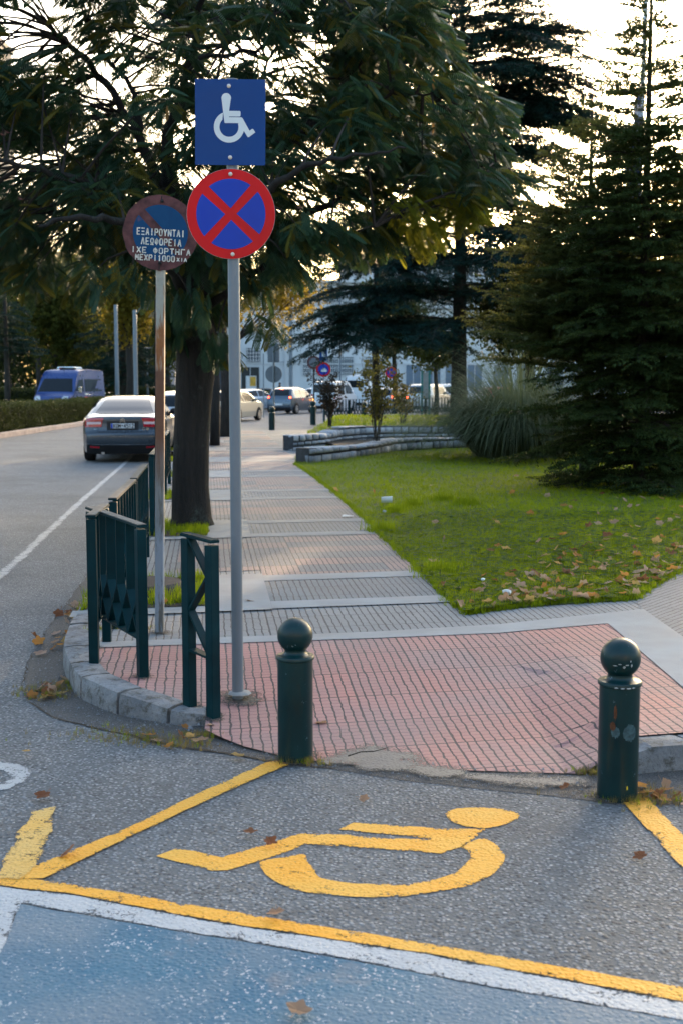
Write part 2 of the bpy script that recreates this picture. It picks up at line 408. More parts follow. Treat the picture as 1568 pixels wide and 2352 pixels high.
M['signback'] = plain('grey_sign_back', (.12, .15, .18), .55, metal=.3, var=.15, scale=8)
M['bolt'] = plain('steel_bolt', (.45, .46, .46), .35, metal=.8, var=.2, scale=60)
M['oldring'] = plain('faded_maroon_paint', (.095, .042, .042), .85, var=.5, scale=16, bump=.5)
def m_oldblue():
    m = NT('faded_blue_paint'); v = m.obj()
    n1 = m.noise(7, m.vmul(v, (1, 1, .6)), 4)
    c = m.mix(n1, (.004, .032, .105), (.012, .085, .19)); c = m.mix(m.maprange(m.noise(10, v, 3), .62, .75), c, (.10, .07, .13))
    return m.set(col=c, rough=.7, spec=.15)
M['oldblue'] = m_oldblue()
M['oldwhite'] = plain('worn_cream_lettering', (.55, .56, .50), .7, var=.45, scale=45)
M['bark'] = None
def m_bark(name, c1, c2, moss=None, sc=1.0):
    m = NT(name); v = m.obj()
    n = m.noise(16 * sc, m.vmul(v, (1, 1, .16)), 6, .7); n2 = m.noise(60 * sc, v, 3)
    c = m.mix(m.maprange(n, .35, .65), c1, c2)
    if moss:
        c = m.mix(m.math('MULTIPLY', m.maprange(m.noise(3.2, m.vmul(v, (1, 1, .7)), 4, .7), .56, .68), m.maprange(n2, .42, .58)), c, moss)
    return m.set(col=c, rough=.92, nrm=m.bump(m.math('ADD', n, m.math('MULTIPLY', n2, .3)), .03, 1.0))
M['bark'] = m_bark('dark_fissured_bark', (.004, .0035, .003), (.017, .0145, .012), (.05, .07, .058))
M['bark2'] = m_bark('brown_bark', (.008, .0065, .0055), (.030, .024, .019))
M['barkg'] = m_bark('grey_bark', (.05, .045, .04), (.12, .105, .09))
M['tyre'] = plain('black_tyre', (.012, .012, .013), .8, var=.2, scale=20)
M['rim'] = plain('alloy_rim', (.35, .36, .38), .35, metal=.7, var=.2)
M['glass'] = m_glass('dark_car_glass'); M['black'] = plain('black_plastic', (.015, .016, .018), .55, var=.2)
M['plate'] = plain('white_number_plate', (.55, .58, .60), .5, var=.06); M['plateblue'] = plain('blue_plate_band', (.01, .05, .35), .5)
M['ink'] = plain('black_lettering', (.012, .012, .014), .6)
M['tail'] = plain('red_lamp_lens', (.38, .008, .02), .2, var=.25, scale=30, coat=.8)
M['tailw'] = plain('clear_lamp_lens', (.55, .42, .45), .2, var=.3, scale=60, coat=.8)
M['lamp'] = plain('clear_headlamp', (.45, .48, .52), .15, var=.25, scale=20, coat=.8)
M['chrome'] = plain('chrome_trim', (.6, .62, .64), .15, metal=1.0, var=.05)
M['brake'] = m_glow('lit_red_brake_lamp', (1.0, .07, .02), 3.5); M['amber'] = m_glow('lit_amber_indicator', (1.0, .32, .04), 4.0)
M['taxi'] = m_glow('lit_yellow_roof_lamp', (1.0, .55, .15), 3.5)
# ================================================================== GROUND
def sm(t): t = max(0.0, min(1.0, t)); return t * t * (3 - 2 * t)
def pz(x, y):
    """pavement height: 12 cm, sunk to the road between the two bollards"""
    t = sm((7.75 + .2 * x - y) / 2.2); mk = sm((x + 1.3) / .75) * (1 - sm((x - 1.12) / .22))
    return 0.12 - 0.116 * t * mk
def rag(pts, amp=.006, step=.06, seed=1, close=True):
    rnd = random.Random(seed); out = []; n = len(pts)
    for i in range(n if close else n - 1):
        a, b = Vector(pts[i][:2]), Vector(pts[(i + 1) % n][:2]); L = (b - a).length; k = max(1, min(60, int(L / step)))
        nv = Vector((-(b - a).y, (b - a).x)); nv = nv / max(nv.length, 1e-6)
        for j in range(k):
            q = a.lerp(b, j / k); out.append(q + nv * rnd.uniform(-amp, amp))
    return out
def sheet(name, pts, zf, mat, step=0.0, off=0.0, kind='structure', parent=None, skirt=0, fade=0):
    from mathutils.geometry import delaunay_2d_cdt
    n_ = len(pts); cv, ce, cf = delaunay_2d_cdt([Vector((p[0], p[1])) for p in pts], [(i, (i + 1) % n_) for i in range(n_)], [], 1, 1e-5)[:3]
    bm = bmesh.new(); vs = [bm.verts.new((p[0], p[1], 0)) for p in cv]
    for f in cf:
        try: bm.faces.new([vs[i] for i in f])
        except ValueError: pass
    if step:
        for ax in (0, 1):
            lo, hi = min(p[ax] for p in pts), max(p[ax] for p in pts); k = int((hi - lo) / step)
            for i in range(1, k + 1):
                co = [0, 0, 0]; no = [0, 0, 0]; co[ax] = lo + i * step; no[ax] = 1
                bmesh.ops.bisect_plane(bm, geom=bm.verts[:] + bm.edges[:] + bm.faces[:], plane_co=co, plane_no=no)
    if skirt:
        be = [e for e in bm.edges if e.is_boundary]; r = bmesh.ops.extrude_edge_only(bm, edges=be)
        low = {v for v in r['geom'] if isinstance(v, bmesh.types.BMVert)}
    else: low = set()
    for v in bm.verts:
        z = zf(v.co.x, v.co.y) if callable(zf) else zf
        v.co.z = z + off - (skirt if v in low else 0)
    bmesh.ops.recalc_face_normals(bm, faces=bm.faces[:])
    if sum(f.normal.z for f in bm.faces) < 0: bmesh.ops.reverse_faces(bm, faces=bm.faces[:])
    ft = None
    if fade:
        pv = [Vector(p[:2]) for p in pts]; bm.verts.ensure_lookup_table()
        ft = [min(1.0, min(seg_d(Vector((v.co.x, v.co.y)), a, b) for a, b in zip(pv, pv[1:] + pv[:1])) / fade) for v in bm.verts]
    me = bpy.data.meshes.new(name); bm.to_mesh(me); bm.free()
    if ft: at = me.attributes.new('tint', 'FLOAT', 'POINT'); at.data.foreach_set('value', ft)
    o = mesh_obj(name, me, mat, parent)
    if kind: o['kind'] = kind
    return o
def inpoly(x, y, poly):
    c = False; j = len(poly) - 1
    for i in range(len(poly)):
        xi, yi = poly[i]; xj, yj = poly[j]
        if (yi > y) != (yj > y) and x < (xj - xi) * (y - yi) / (yj - yi + 1e-12) + xi: c = not c
        j = i
    return c
def seg_d(p, a, b):
    ab = b - a; t = max(0, min(1, (p - a).dot(ab) / max(ab.dot(ab), 1e-9))); return (p - a - ab * t).length
def g2(px, py, z=0.0): p = G(px, py, z); return (p.x, p.y)

sheet('road', [(-900, -60), (900, -60), (900, 2500), (-900, 2500)], 0.0, M['road'])
sheet('cross_street', rag([(-30, 43.5), (60, 43.5), (60, 86), (-30, 86)], .05, 1, 3), .004, M['road_far'])

# kerb line along the road (outer foot of the stones)
KB = [(-5.2, 43.0), (-4.35, 40.0), (-4.05, 34.0), (-3.7, 27.0), (-3.0, 20.0), (-2.5, 15.5), (-2.05, 11.5), (-1.86, 9.6)]
KB += [g2(*p) for p in ((205, 1405), (172, 1450), (150, 1500), (148, 1540), (174, 1595), (216, 1620), (271, 1642), (351, 1657), (420, 1668), (478, 1668))]
def resample(pts, step):
    P = [Vector(p[:2]) for p in pts]; out = [P[0]]; acc = 0
    for i in range(len(P) - 1):
        p0, p1, p2, p3 = P[max(i - 1, 0)], P[i], P[i + 1], P[min(i + 2, len(P) - 1)]
        k = max(2, int((p2 - p1).length / step))
        for j in range(1, k + 1):
            t = j / k
            out.append(.5 * ((2 * p1) + (p2 - p0) * t + (2 * p0 - 5 * p1 + 4 * p2 - p3) * t * t + (3 * p1 - p0 - 3 * p2 + p3) * t ** 3))
    return out
def offset(P, d):
    out = []
    for i, p in enumerate(P):
        t = P[min(i + 1, len(P) - 1)] - P[max(i - 1, 0)]; t.normalize(); out.append(p + Vector((-t.y, t.x)) * d)
    return out
kb = resample(KB, .08)
KW = .17
def kerb_stones(name, path, hfun, mat, length=.36, width=KW, seed=3):
    rnd = random.Random(seed); mb = MB(); i = 0; n = len(path); inner = offset(path, width)
    cum = [0]
    for a, b in zip(path, path[1:]): cum.append(cum[-1] + (b - a).length)
    s0 = 0
    while i < n - 1:
        Ls = length * rnd.uniform(.85, 1.15); j = i
        while j < n - 1 and cum[j] - cum[i] < Ls: j += 1
        idx = list(range(i, j + 1)); dz = rnd.uniform(-.006, .006); tw = rnd.uniform(-.008, .008)
        secs = []
        for k in idx:
            p = path[k].copy(); q = inner[k].copy()
            if k == idx[0] and len(idx) > 1: e = (path[idx[1]] - path[idx[0]]); e = e / max(e.length, 1e-6) * .011; p += e; q += e
            if k == idx[-1] and len(idx) > 1: e = (path[idx[-2]] - path[idx[-1]]); e = e / max(e.length, 1e-6) * .011; p += e; q += e
            h = hfun(q.x, q.y) + dz + .004; c = (q - p)
            pr = [(-.02, -.1), (.005, h * .55 - .0), (.02, h - .035), (.06, h - .004), (.45, h + .002), (1.0, h - .004), (1.0, -.1)]
            secs.append([(*(p + c * (t if t > 0 else t) + Vector((tw * t, tw * t))), z) for t, z in pr])
        m_ = len(pr_ := secs[0]); V = [v for s_ in secs for v in s_]; F = []
        for a in range(len(secs) - 1):
            for b in range(m_ - 1): F.append((a * m_ + b, (a + 1) * m_ + b, (a + 1) * m_ + b + 1, a * m_ + b + 1))
        F.append(tuple(range(m_))); F.append(tuple(len(V) - m_ + b for b in range(m_))[::-1])
        mb.add(V, F); i = j
    o = mb.build(name, mat); o['kind'] = 'structure'; return o
def kerb_h(x, y):
    return max(.035, pz(x, y) + .006) if y < 7 else .126
kerb_stones('kerb', kb, kerb_h, M['kerb'])
kr = resample([(1.27, 5.33), (1.42, 5.37), (1.62, 5.42), (2.2, 5.6), (3.4, 6.0), (6, 7.0), (12, 9.5)], .1)
kerb_stones('kerb_right', kr, lambda x, y: .03 + .09 * sm((x - 1.2) / .14), M['kerb'], seed=9)
inner = offset(kb, KW - .01); kri = offset(kr, KW - .01)
front = [g2(x, y, .02) for x, y in ((470, 1682), (500, 1692), (560, 1712), (640, 1730), (740, 1745), (860, 1756), (1000, 1762), (1100, 1766), (1240, 1770), (1340, 1773))]
pav = [tuple(p) for p in inner if p.y > 6.35][::4] + front + [tuple(p) for p in kri][1::3] + [(14, 43), (-3, 43)]
inner_close = [tuple(p) for p in inner]
pav = [inner_close[i] for i in range(0, len(inner_close), 4)] + [tuple(inner[-1])] + front + [tuple(p) for p in kri][2::3] + [(13, 43), (-3, 43)]
# the far corner of the pavement drops to the street with a low kerb
pav_in = [tuple(q) for q in offset(kb, KW)][::4] + front + [(1.3, 5.6), (6, 7.2), (14, 43), (-3, 43)]
sheet('pavement', pav, lambda x, y: pz(x, y) - .035 * sm((7.45 + .22 * x - y) / .35) * (1 - sm((x - 1.5) / .2)), M['grey'], step=0.3, skirt=.14)
lower1 = [g2(*p, .12) for p in ((205, 1490), (315, 1487), (570, 1478), (860, 1468), (1145, 1456), (1395, 1434))]
upper1 = [g2(*p, .12) for p in ((1476, 1401), (1145, 1436), (860, 1453), (570, 1464), (315, 1474), (222, 1477))]
pinkp = [tuple(p) for p in inner if p.y < 7.55][::3] + [tuple(inner[-1])] + [(a, b + .012) for a, b in front]
pk = [tuple(p) for p in offset(kb, KW + .0) if p.y < G(205, 1490, .12).y - .02]
pinkp = pk[::3] + [tuple(offset(kb, KW)[-1])] + [(a, b + .01) for a, b in front] + [tuple(p) for p in offset(kr, KW)][2:14:2] + [(1.86, 5.9), g2(1575, 1590, .12)] + lower1[::-1]
sheet('pink_pavement', pinkp, pz, M['pink'], step=0.2, off=.004)
sheet('concrete_band', lower1 + upper1, pz, M['concrete'], step=.6, off=.008)
cb = [lower1[-1], (1.86, 5.8), (2.25, 5.9), (2.22, 7.86), upper1[0]]
sheet('concrete_band', cb, pz, M['concrete'], step=.6, off=.0085)
sheet('dark_path', [(2.25, 5.95), (6, 7.4), (12, 9.9), (16, 34), g2(1568, 1310, .12), g2(1460, 1378, .12), (2.2, 8.8), (2.22, 7.9)], pz, M['grey2'], step=1.2, off=.004)
uS = toUV(G(623, 1388, .12))[0]; uL = toUV(G(1045, 1392, .12))[0]
def vat(d): return toUV((0.0, d))[1]
def bandq(d0, d1, u0, u1): return [tuple(UV(u0, vat(d0))), tuple(UV(u1, vat(d0))), tuple(UV(u1, vat(d1))), tuple(UV(u0, vat(d1)))]
per = 4.25; base = [(8.85, 9.15), (10.12, 10.42)]
for k in range(8):
    o_ = k * per
    if o_ + 10 > 43: break
    for a, b in base: sheet('concrete_band', bandq(a + o_, b + o_, uS, uL + .08), pz, M['concrete'], off=.008)
    sheet('dark_tile_row', bandq(9.15 + o_, 10.12 + o_, uS, uL + .08), pz, M['darkt'], off=.004)
    sheet('mixed_tiles', bandq(10.42 + o_, 8.85 + o_ + per, uS + (0 if k else 0), uL + .08), pz, M['mixed'], off=.004)
    sheet('mixed_tiles', bandq(10.75 + o_, 8.95 + o_ + per, uS - .75, uS - .004), pz, M['mixed'], off=.004)
    sheet('concrete_slab', bandq(8.80 + o_, 10.50 + o_, uS - .47, uS - .003), pz, M['concrete'], off=.012)
# tree pits (earth squares)
PIT = []
for k in range(7):
    o_ = k * per; q = bandq(9.05 + o_, 10.45 + o_, uS - 1.40, uS - .474); PIT.append(q)
    sheet('tree_pit', rag(q, .03, .15, k), pz, M['soil'], off=.014)
    sheet('concrete_band', [(p[0], p[1]) for p in bandq(8.80 + o_, 9.04 + o_, uS - 1.45, uS - .474)], pz, M['concrete'], off=.010)

# gutter strip of dirty patched asphalt along the kerb
gut = [g2(*p) for p in ((330, 1130), (262, 1210), (215, 1285), (195, 1330), (150, 1392), (120, 1430), (75, 1500), (52, 1560), (60, 1600), (110, 1642), (215, 1674), (300, 1692), (380, 1712), (470, 1726), (560, 1740), (640, 1752), (760, 1768), (900, 1790), (1000, 1802), (1100, 1812), (1250, 1828), (1400, 1846), (1568, 1850))]
gut += [(3.2, 5.2), (3.2, 6.0), (1.5, 5.5), (1.2, 5.55)] + [(a, b + .10) for a, b in front[::-1]] + [tuple(p) for p in offset(kb, .06)[::-1] if p.y < 13.2][::4]
sheet('gutter', rag(gut, .012, .1, 5), .0, M['gutter'], off=.002)
# a lip of coarse road surface ends at the crack
dl = [g2(x, y, .02) for x, y in ((700, 1752), (740, 1722), (790, 1708), (850, 1700), (900, 1706), (950, 1712), (990, 1735), (1040, 1752), (1110, 1760), (1200, 1766), (1345, 1772), (1400, 1790), (1300, 1812), (1050, 1795), (850, 1775))]
sheet('sand_drift', rag(dl, .02, .08, 6), pz, M['dirt'], step=.04, off=.008, fade=.16)

# ---- painted marks
def mark(name, pts, mat, off=.003, amp=.003, seed=1, z=0.0, smooth=False, fd=.016):
    P = [g2(*p) for p in pts]
    if smooth:
        C = [Vector(p) for p in P]; n = len(C); P = []
        for i in range(n):
            p0, p1, p2, p3 = C[i - 1], C[i], C[(i + 1) % n], C[(i + 2) % n]
            for j in range(4): t = j / 4; P.append(.5 * ((2 * p1) + (p2 - p0) * t + (2 * p0 - 5 * p1 + 4 * p2 - p3) * t * t + (3 * p1 - p0 - 3 * p2 + p3) * t ** 3))
    return sheet(name, rag(P, amp, .05, seed), 0.0, mat, off=off, step=.03 if 'blue' not in name else .07, fade=fd)
c6 = lambda L: [(x, y + 1623.4) for x, y in L]
mark('blue_bay_surface', c6([(45, 455), (300, 499), (580, 546), (760, 576), (890, 601), (1130, 648), (1568, 724), (1900, 785), (1900, 1000), (-700, 1000), (-500, 700), (12, 548)]), M['blue'], off=.003, seed=2)
mark('white_bay_line', c6([(-200, 392), (0, 416), (100, 428), (160, 434), (500, 499), (700, 529), (980, 572), (1568, 684), (1900, 748), (1900, 784), (1568, 722), (1130, 646), (890, 599), (760, 574), (580, 544), (300, 497), (50, 453), (12, 548), (-60, 720), (-130, 720), (-60, 560), (-200, 440)]), M['white'], off=.0045, seed=3)
mark('yellow_bay_line', c6([(-200, 362), (0, 391), (140, 406), (420, 455), (900, 534), (1568, 648), (1900, 706), (1900, 746), (1568, 682), (980, 570), (700, 527), (500, 497), (160, 432), (100, 426), (0, 414), (-200, 390)]), M['yellow'], off=.006, seed=4)
mark('yellow_diagonal_line', c6([(612, 131), (640, 126), (674, 131), (560, 180), (430, 240), (100, 398), (20, 399), (75, 372), (300, 278), (460, 200)]), M['yellow'], off=.0072, seed=5)
mark('yellow_corner_line', c6([(74, 246), (132, 231), (118, 290), (82, 372), (40, 404), (-6, 400), (10, 360), (45, 290)]), M['yellow2'], off=.0085, seed=6, amp=.012)
mark('yellow_right_line', c6([(1422, 214), (1450, 209), (1486, 211), (1530, 258), (1640, 372), (1640, 450), (1540, 345)]), M['yellow'], off=.006, seed=7)
mark('wheelchair_marking_head', c6([(1022, 250), (1035, 238), (1070, 233), (1120, 233), (1165, 238), (1192, 250), (1180, 262), (1150, 274), (1110, 280), (1070, 276), (1040, 266)]), M['yellow'], smooth=True, seed=8)
mark('wheelchair_marking_body', c6([(778, 283), (812, 267), (930, 275), (1010, 281), (1117, 282), (1062, 322), (1012, 339), (880, 328), (705, 317), (610, 352), (525, 377), (485, 378), (420, 360), (358, 344), (405, 327), (450, 333), (510, 347), (600, 320), (695, 291), (800, 295), (880, 303), (985, 306), (940, 298), (860, 292)]), M['yellow'], seed=9)
mark('wheelchair_marking_wheel', c6([(597, 358), (620, 395), (655, 412), (690, 425), (790, 436), (880, 439), (980, 430), (1080, 410), (1135, 382), (1158, 350), (1142, 322), (1110, 304), (1082, 310), (1058, 322), (1078, 337), (1070, 360), (1035, 387), (960, 405), (880, 409), (800, 406), (735, 393), (722, 372), (705, 355), (698, 340), (650, 348)]), M['yellow'], smooth=True, seed=10)
mark('white_arrow_marking', c6([(-120, 120), (0, 127), (45, 133), (76, 150), (60, 172), (20, 190), (-90, 205), (-60, 185), (0, 178), (28, 163), (10, 150), (-40, 150), (-120, 145)]), M['white2'], seed=11)
# edge line of the road
ln = [G(-330, 1560), G(0, 1322), G(100, 1232), G(170, 1167), G(240, 1105), G(285, 1066), G(310, 1040)]
L_ = resample([(p.x, p.y) for p in ln], .5); a_ = offset(L_, .055); b_ = offset(L_, -.055)
sheet('white_edge_line', rag([tuple(p) for p in a_] + [tuple(p) for p in b_[::-1]], .010, .2, 12), 0.0, M['white2'], off=.004, step=.06, fade=.03)

# ---- lawn
LB = [g2(*p, .12) for p in ((1070, 1412), (1030, 1380), (985, 1335), (940, 1292), (890, 1246), (850, 1205), (800, 1160), (750, 1118), (706, 1085), (676, 1066))]
LN = [g2(*p, .12) for p in ((1070, 1412), (1160, 1400), (1260, 1390), (1360, 1384), (1440, 1380), (1462, 1377), (1500, 1350), (1568, 1310))]
LN2 = LN + [(3.75, 12.1), (4.6, 13.7), (6.6, 17.5), (12, 28), (17, 36)]
lawn_poly = LB[::-1] + LN2[1:] + [(3.0, 36), (-.9, 31), (-1.0, 26.5)]
edge = [Vector(p) for p in LB[::-1] + LN2[1:]]
def seg_d(p, a, b):
    ab = b - a; t = max(0, min(1, (p - a).dot(ab) / max(ab.dot(ab), 1e-9))); return (p - a - ab * t).length
def lz(x, y):
    d = min(seg_d(Vector((x, y)), a, b) for a, b in zip(edge, edge[1:]))
    return .128 + .045 * sm(d / 1.5) + .02 * math.sin(x * 2.1 + y * .7) * sm(d) * .6
sheet('lawn', rag(lawn_poly, .03, .12, 14), lz, M['lawnbase'], step=.5)
UZ = .60
up_poly = [(-1.25, 30.0), (-.85, 30.4), (-.42, 31.2), (-.02, 32.25), (.95, 33.3), (2.6, 33.55), (17, 33.6), (30, 56), (3.4, 56), (.4, 50), (-1.1, 42)]
def uz(x, y): return UZ - .42 * sm((y - 42) / 13) - .5 * sm((.0 - x) / 1.3)
sheet('upper_lawn', rag(up_poly, .02, .5, 15), uz, M['lawnbase'], step=1.0)
sheet('lawn', [(12, 28), (17, 36), (17, 33), (30, 56), (80, 90), (80, 30), (30, 20), (8, 14)], .14, M['lawnbase'])
sheet('median_verge', [(-11.35, 20), (-11.1, 45), (-11.2, 60), (-12, 86), (-60, 86), (-60, 20)], .13, M['lawnbase'], skirt=.16)
mk = MB()
kk = resample([(-11.0, 18), (-11.05, 30), (-10.9, 42), (-10.75, 52), (-10.9, 62), (-11.4, 72), (-12.6, 84)], 1.0)
M['kerbp'] = plain('pinkish_kerb_stone', (.42, .33, .29), .85, var=.2, scale=3, bump=.4, obj=False)
kerb_stones('median_kerb', [p for p in kk[::-1]], lambda x, y: .16, M['kerbp'], length=1.0, width=-.25, seed=4)

# ================================================================== NEAR STREET FURNITURE
ZV = Vector((0, 0, 1))
# --- bollards
def bollard(name_label, loc, sc=1.0, group='round topped green bollards'):
    t = thing('bollard', name_label, 'bollard', loc, 0, group)
    MB().lathe([(.083, -.03), (.083, .47), (.083, .478)], 40).build('post', M['green'], t, autos=40)
    MB().lathe([(.0835, .478), (.090, .482), (.0905, .493), (.086, .499), (.060, .503), (.052, .512), (.050, .522), (.052, .53)], 40).build('collar', M['green'], t, autos=40)
    pr = [(.083 * math.cos(a), .592 + .083 * math.sin(a)) for a in [R(-72 + 162 * i / 18) for i in range(19)]]; pr[-1] = (.002, pr[-1][1])
    MB().lathe([(.04, .513)] + pr, 40).build('ball', M['green'], t, smooth=True)
    t.scale = (sc, sc, sc); return t
b1p = G(679, 1742, .005); b1 = bollard('dark green ball-topped bollard at the yellow line beside the sign pole', b1p)
b2p = G(1416, 1830, .0); b2 = bollard('dark green bollard with chipped rusty paint near the right picture edge', b2p, 1.03)
# worn patches on the right bollard (curved flakes on the shaft and ball)
def flake(r, a0, a1, z0, z1, mat, parent, name, seed=0, ragged=.35, n=14, sphere=None):
    rnd = random.Random(seed); mb = MB(); top, bot = [], []
    for i in range(n + 1):
        a = R(a0 + (a1 - a0) * i / n); e = math.sin(math.pi * i / n) ** .4
        zt = (z0 + z1) / 2 + (z1 - z0) / 2 * e * rnd.uniform(1 - ragged, 1); zb = (z0 + z1) / 2 - (z1 - z0) / 2 * e * rnd.uniform(1 - ragged, 1)
        for lst, z in ((top, zt), (bot, zb)):
            rr = math.sqrt(max(0, r * r - (z - sphere) ** 2)) if sphere else r
            lst.append((rr * math.cos(a), rr * math.sin(a), z))
    V = top + bot; F = [(i, i + 1, n + 2 + i, n + 1 + i) for i in range(n)]
    mb.add(V, F).build(name, mat, parent, smooth=True)
flake(.0850, -128, -112, .30, .345, M['rustspot'], b2, 'rust_patch', 1)
flake(.0850, -118, -109, .34, .42, M['rustspot'], b2, 'rust_patch', 2, .6)
M['scuff'] = plain('grey_green_scuff', (.04, .085, .10), .55, var=.5, scale=60)
flake(.0846, -92, -50, .255, .335, M['scuff'], b2, 'paint_scuff', 3, .25)
flake(.0846, -125, -100, .27, .325, M['scuff'], b2, 'paint_scuff', 4, .4)
for i, (a, w, z) in enumerate(((-112, 10, .486), (-96, 12, .485), (-80, 13, .485), (-66, 9, .486))):
    flake(.0912, a - w / 2, a + w / 2, z - .005, z + .003, M['chip'], b2, 'paint_chip', 5 + i, .5, 10)
for i, (a, w, z, h) in enumerate(((-118, 14, .575, .005), (-104, 9, .582, .006), (-92, 8, .570, .014), (-70, 5, .575, .018), (-84, 10, .579, .007), (-74, 4, .594, .01))):
    flake(.0842, a - w / 2, a + w / 2, z - h / 2, z + h / 2, M['chip'], b2, 'paint_chip', 12 + i, .5, 8, sphere=.592)
M['yelspot'] = plain('yellow_paint_spot', (.5, .42, .03), .6, var=.2)
flake(.0848, -78, -73, .055, .075, M['yelspot'], b2, 'paint_spot', 21, .3, 6)
for i, (a, z) in enumerate(((-100, .555), (-88, .56), (-97, .552))): flake(.0842, a, a + 3, z, z + .004, M['chip'], b1, 'paint_chip', 30 + i, .3, 5, sphere=.592)
# --- railings
def railing(p0, p1, cells, label, group=None, h=.88, single=False):
    p0, p1 = Vector(p0), Vector(p1); L = (p1 - p0).length; dx = p1 - p0; dz = dx.z; rz = math.atan2(dx.y, dx.x); L = math.hypot(dx.x, dx.y)
    t = thing('railing_panel', label, 'railing', p0, rz, group)
    g = M['greenf']; Y = Vector((0, 1, 0))
    zz = lambda x: dz * x / L
    for x in (0, L): MB().box((x, 0, zz(x) + (h - .1) / 2 - .01), (.055, .055, h + .08)).build('post', g, t, bevel=.003)
    mb = MB(); mb.bar((-.028, 0, h - .0 + zz(0)), (L + .028, 0, h + zz(L)), .012, .058, Y); mb.build('top_rail', g, t)
    MB().bar((-.024, 0, h + .0085 + zz(0)), (L + .024, 0, h + .0085 + zz(L)), .004, .052, Y).build('rail_top_dirt', M['greentop'] if not single else g, t)
    lo = .24 if not single else .30
    mb = MB(); mb.bar((.02, 0, lo + zz(0)), (L - .02, 0, lo + zz(L)), .012, .05, Y); mb.build('bottom_rail', g, t)
    if single:
        for a, b in (((.02, h - .01), (L - .02, .775 * h)), ((L - .02, .775 * h), (.02, .56 * h)), ((.02, .56 * h), (L - .02, lo))):
            MB().bar((a[0], 0, a[1]), (b[0], 0, b[1]), .012, .046, Y).build('diagonal_bar', g, t)
        return t
    mid = h * .56; c = L / cells
    for i in range(1, cells):
        x = i * c; MB().bar((x, 0, mid + zz(x)), (x, 0, h - .006 + zz(x)), .014, .05, Y).build('baluster', g, t)
    for i in range(cells):
        mb = MB(); x0, x1 = i * c, (i + 1) * c
        mb.bar((x0, 0, mid + zz(x0)), (x1, 0, lo + zz(x1)), .011, .05, Y); mb.bar((x0, 0.0015, lo + zz(x0)), (x1, 0.0015, mid + zz(x1)), .011, .05, Y)
        mb.build('lattice_cross', g, t)
    return t
GR = 'green railing panels along the kerb'
railing(G(217, 1488, .12), G(329, 1562, .10), 5, 'green railing panel nearest the camera, turned across the kerb corner', GR)
railing(G(437, 1617, .08), G(491, 1641, .06), 1, 'narrow single-cell green railing frame beside the grey sign pole', None, .905, True)
def topg(px, py, z=1.02): p = G(px, py, z); return (p.x, p.y, .12)
A = Vector(topg(212, 1180)); B = Vector(topg(238, 1155))
railing(A + Vector((-.02, .07, 0)), Vector(topg(240, 1154)), 4, 'short green railing panel running back from the nearest post', GR)
railing(topg(260, 1139), topg(305, 1098), 7, 'green railing panel with pale worn top, second along the kerb', GR)
railing(topg(308, 1094), topg(334, 1063), 8, 'green railing panel behind the second one, before the gap', GR)
railing(topg(348, 1041), topg(368, 1018), 9, 'green railing panel left of the rusty post, after the gap', GR)
railing(topg(378, 998), topg(388, 986), 9, 'green railing panel showing just right of the rusty post', GR)
for i, (d0, d1) in enumerate(((24, 26.5), (27, 29.5), (30.5, 33), (33.5, 36.0))):
    k = lambda d: np.interp(d, [9, 15, 27, 40], [-1.56, -2.2, -3.4, -4.05])
    railing((k(d0), d0, .12), (k(d1), d1, .12), 10, ['green railing panel behind the big tree trunk, nearest one', 'green railing panel behind the big tree trunk, second back', 'green railing panel left of the second tree, beside the silver car', 'farthest green railing panel of the kerb row, behind the sign pole'][i], GR)

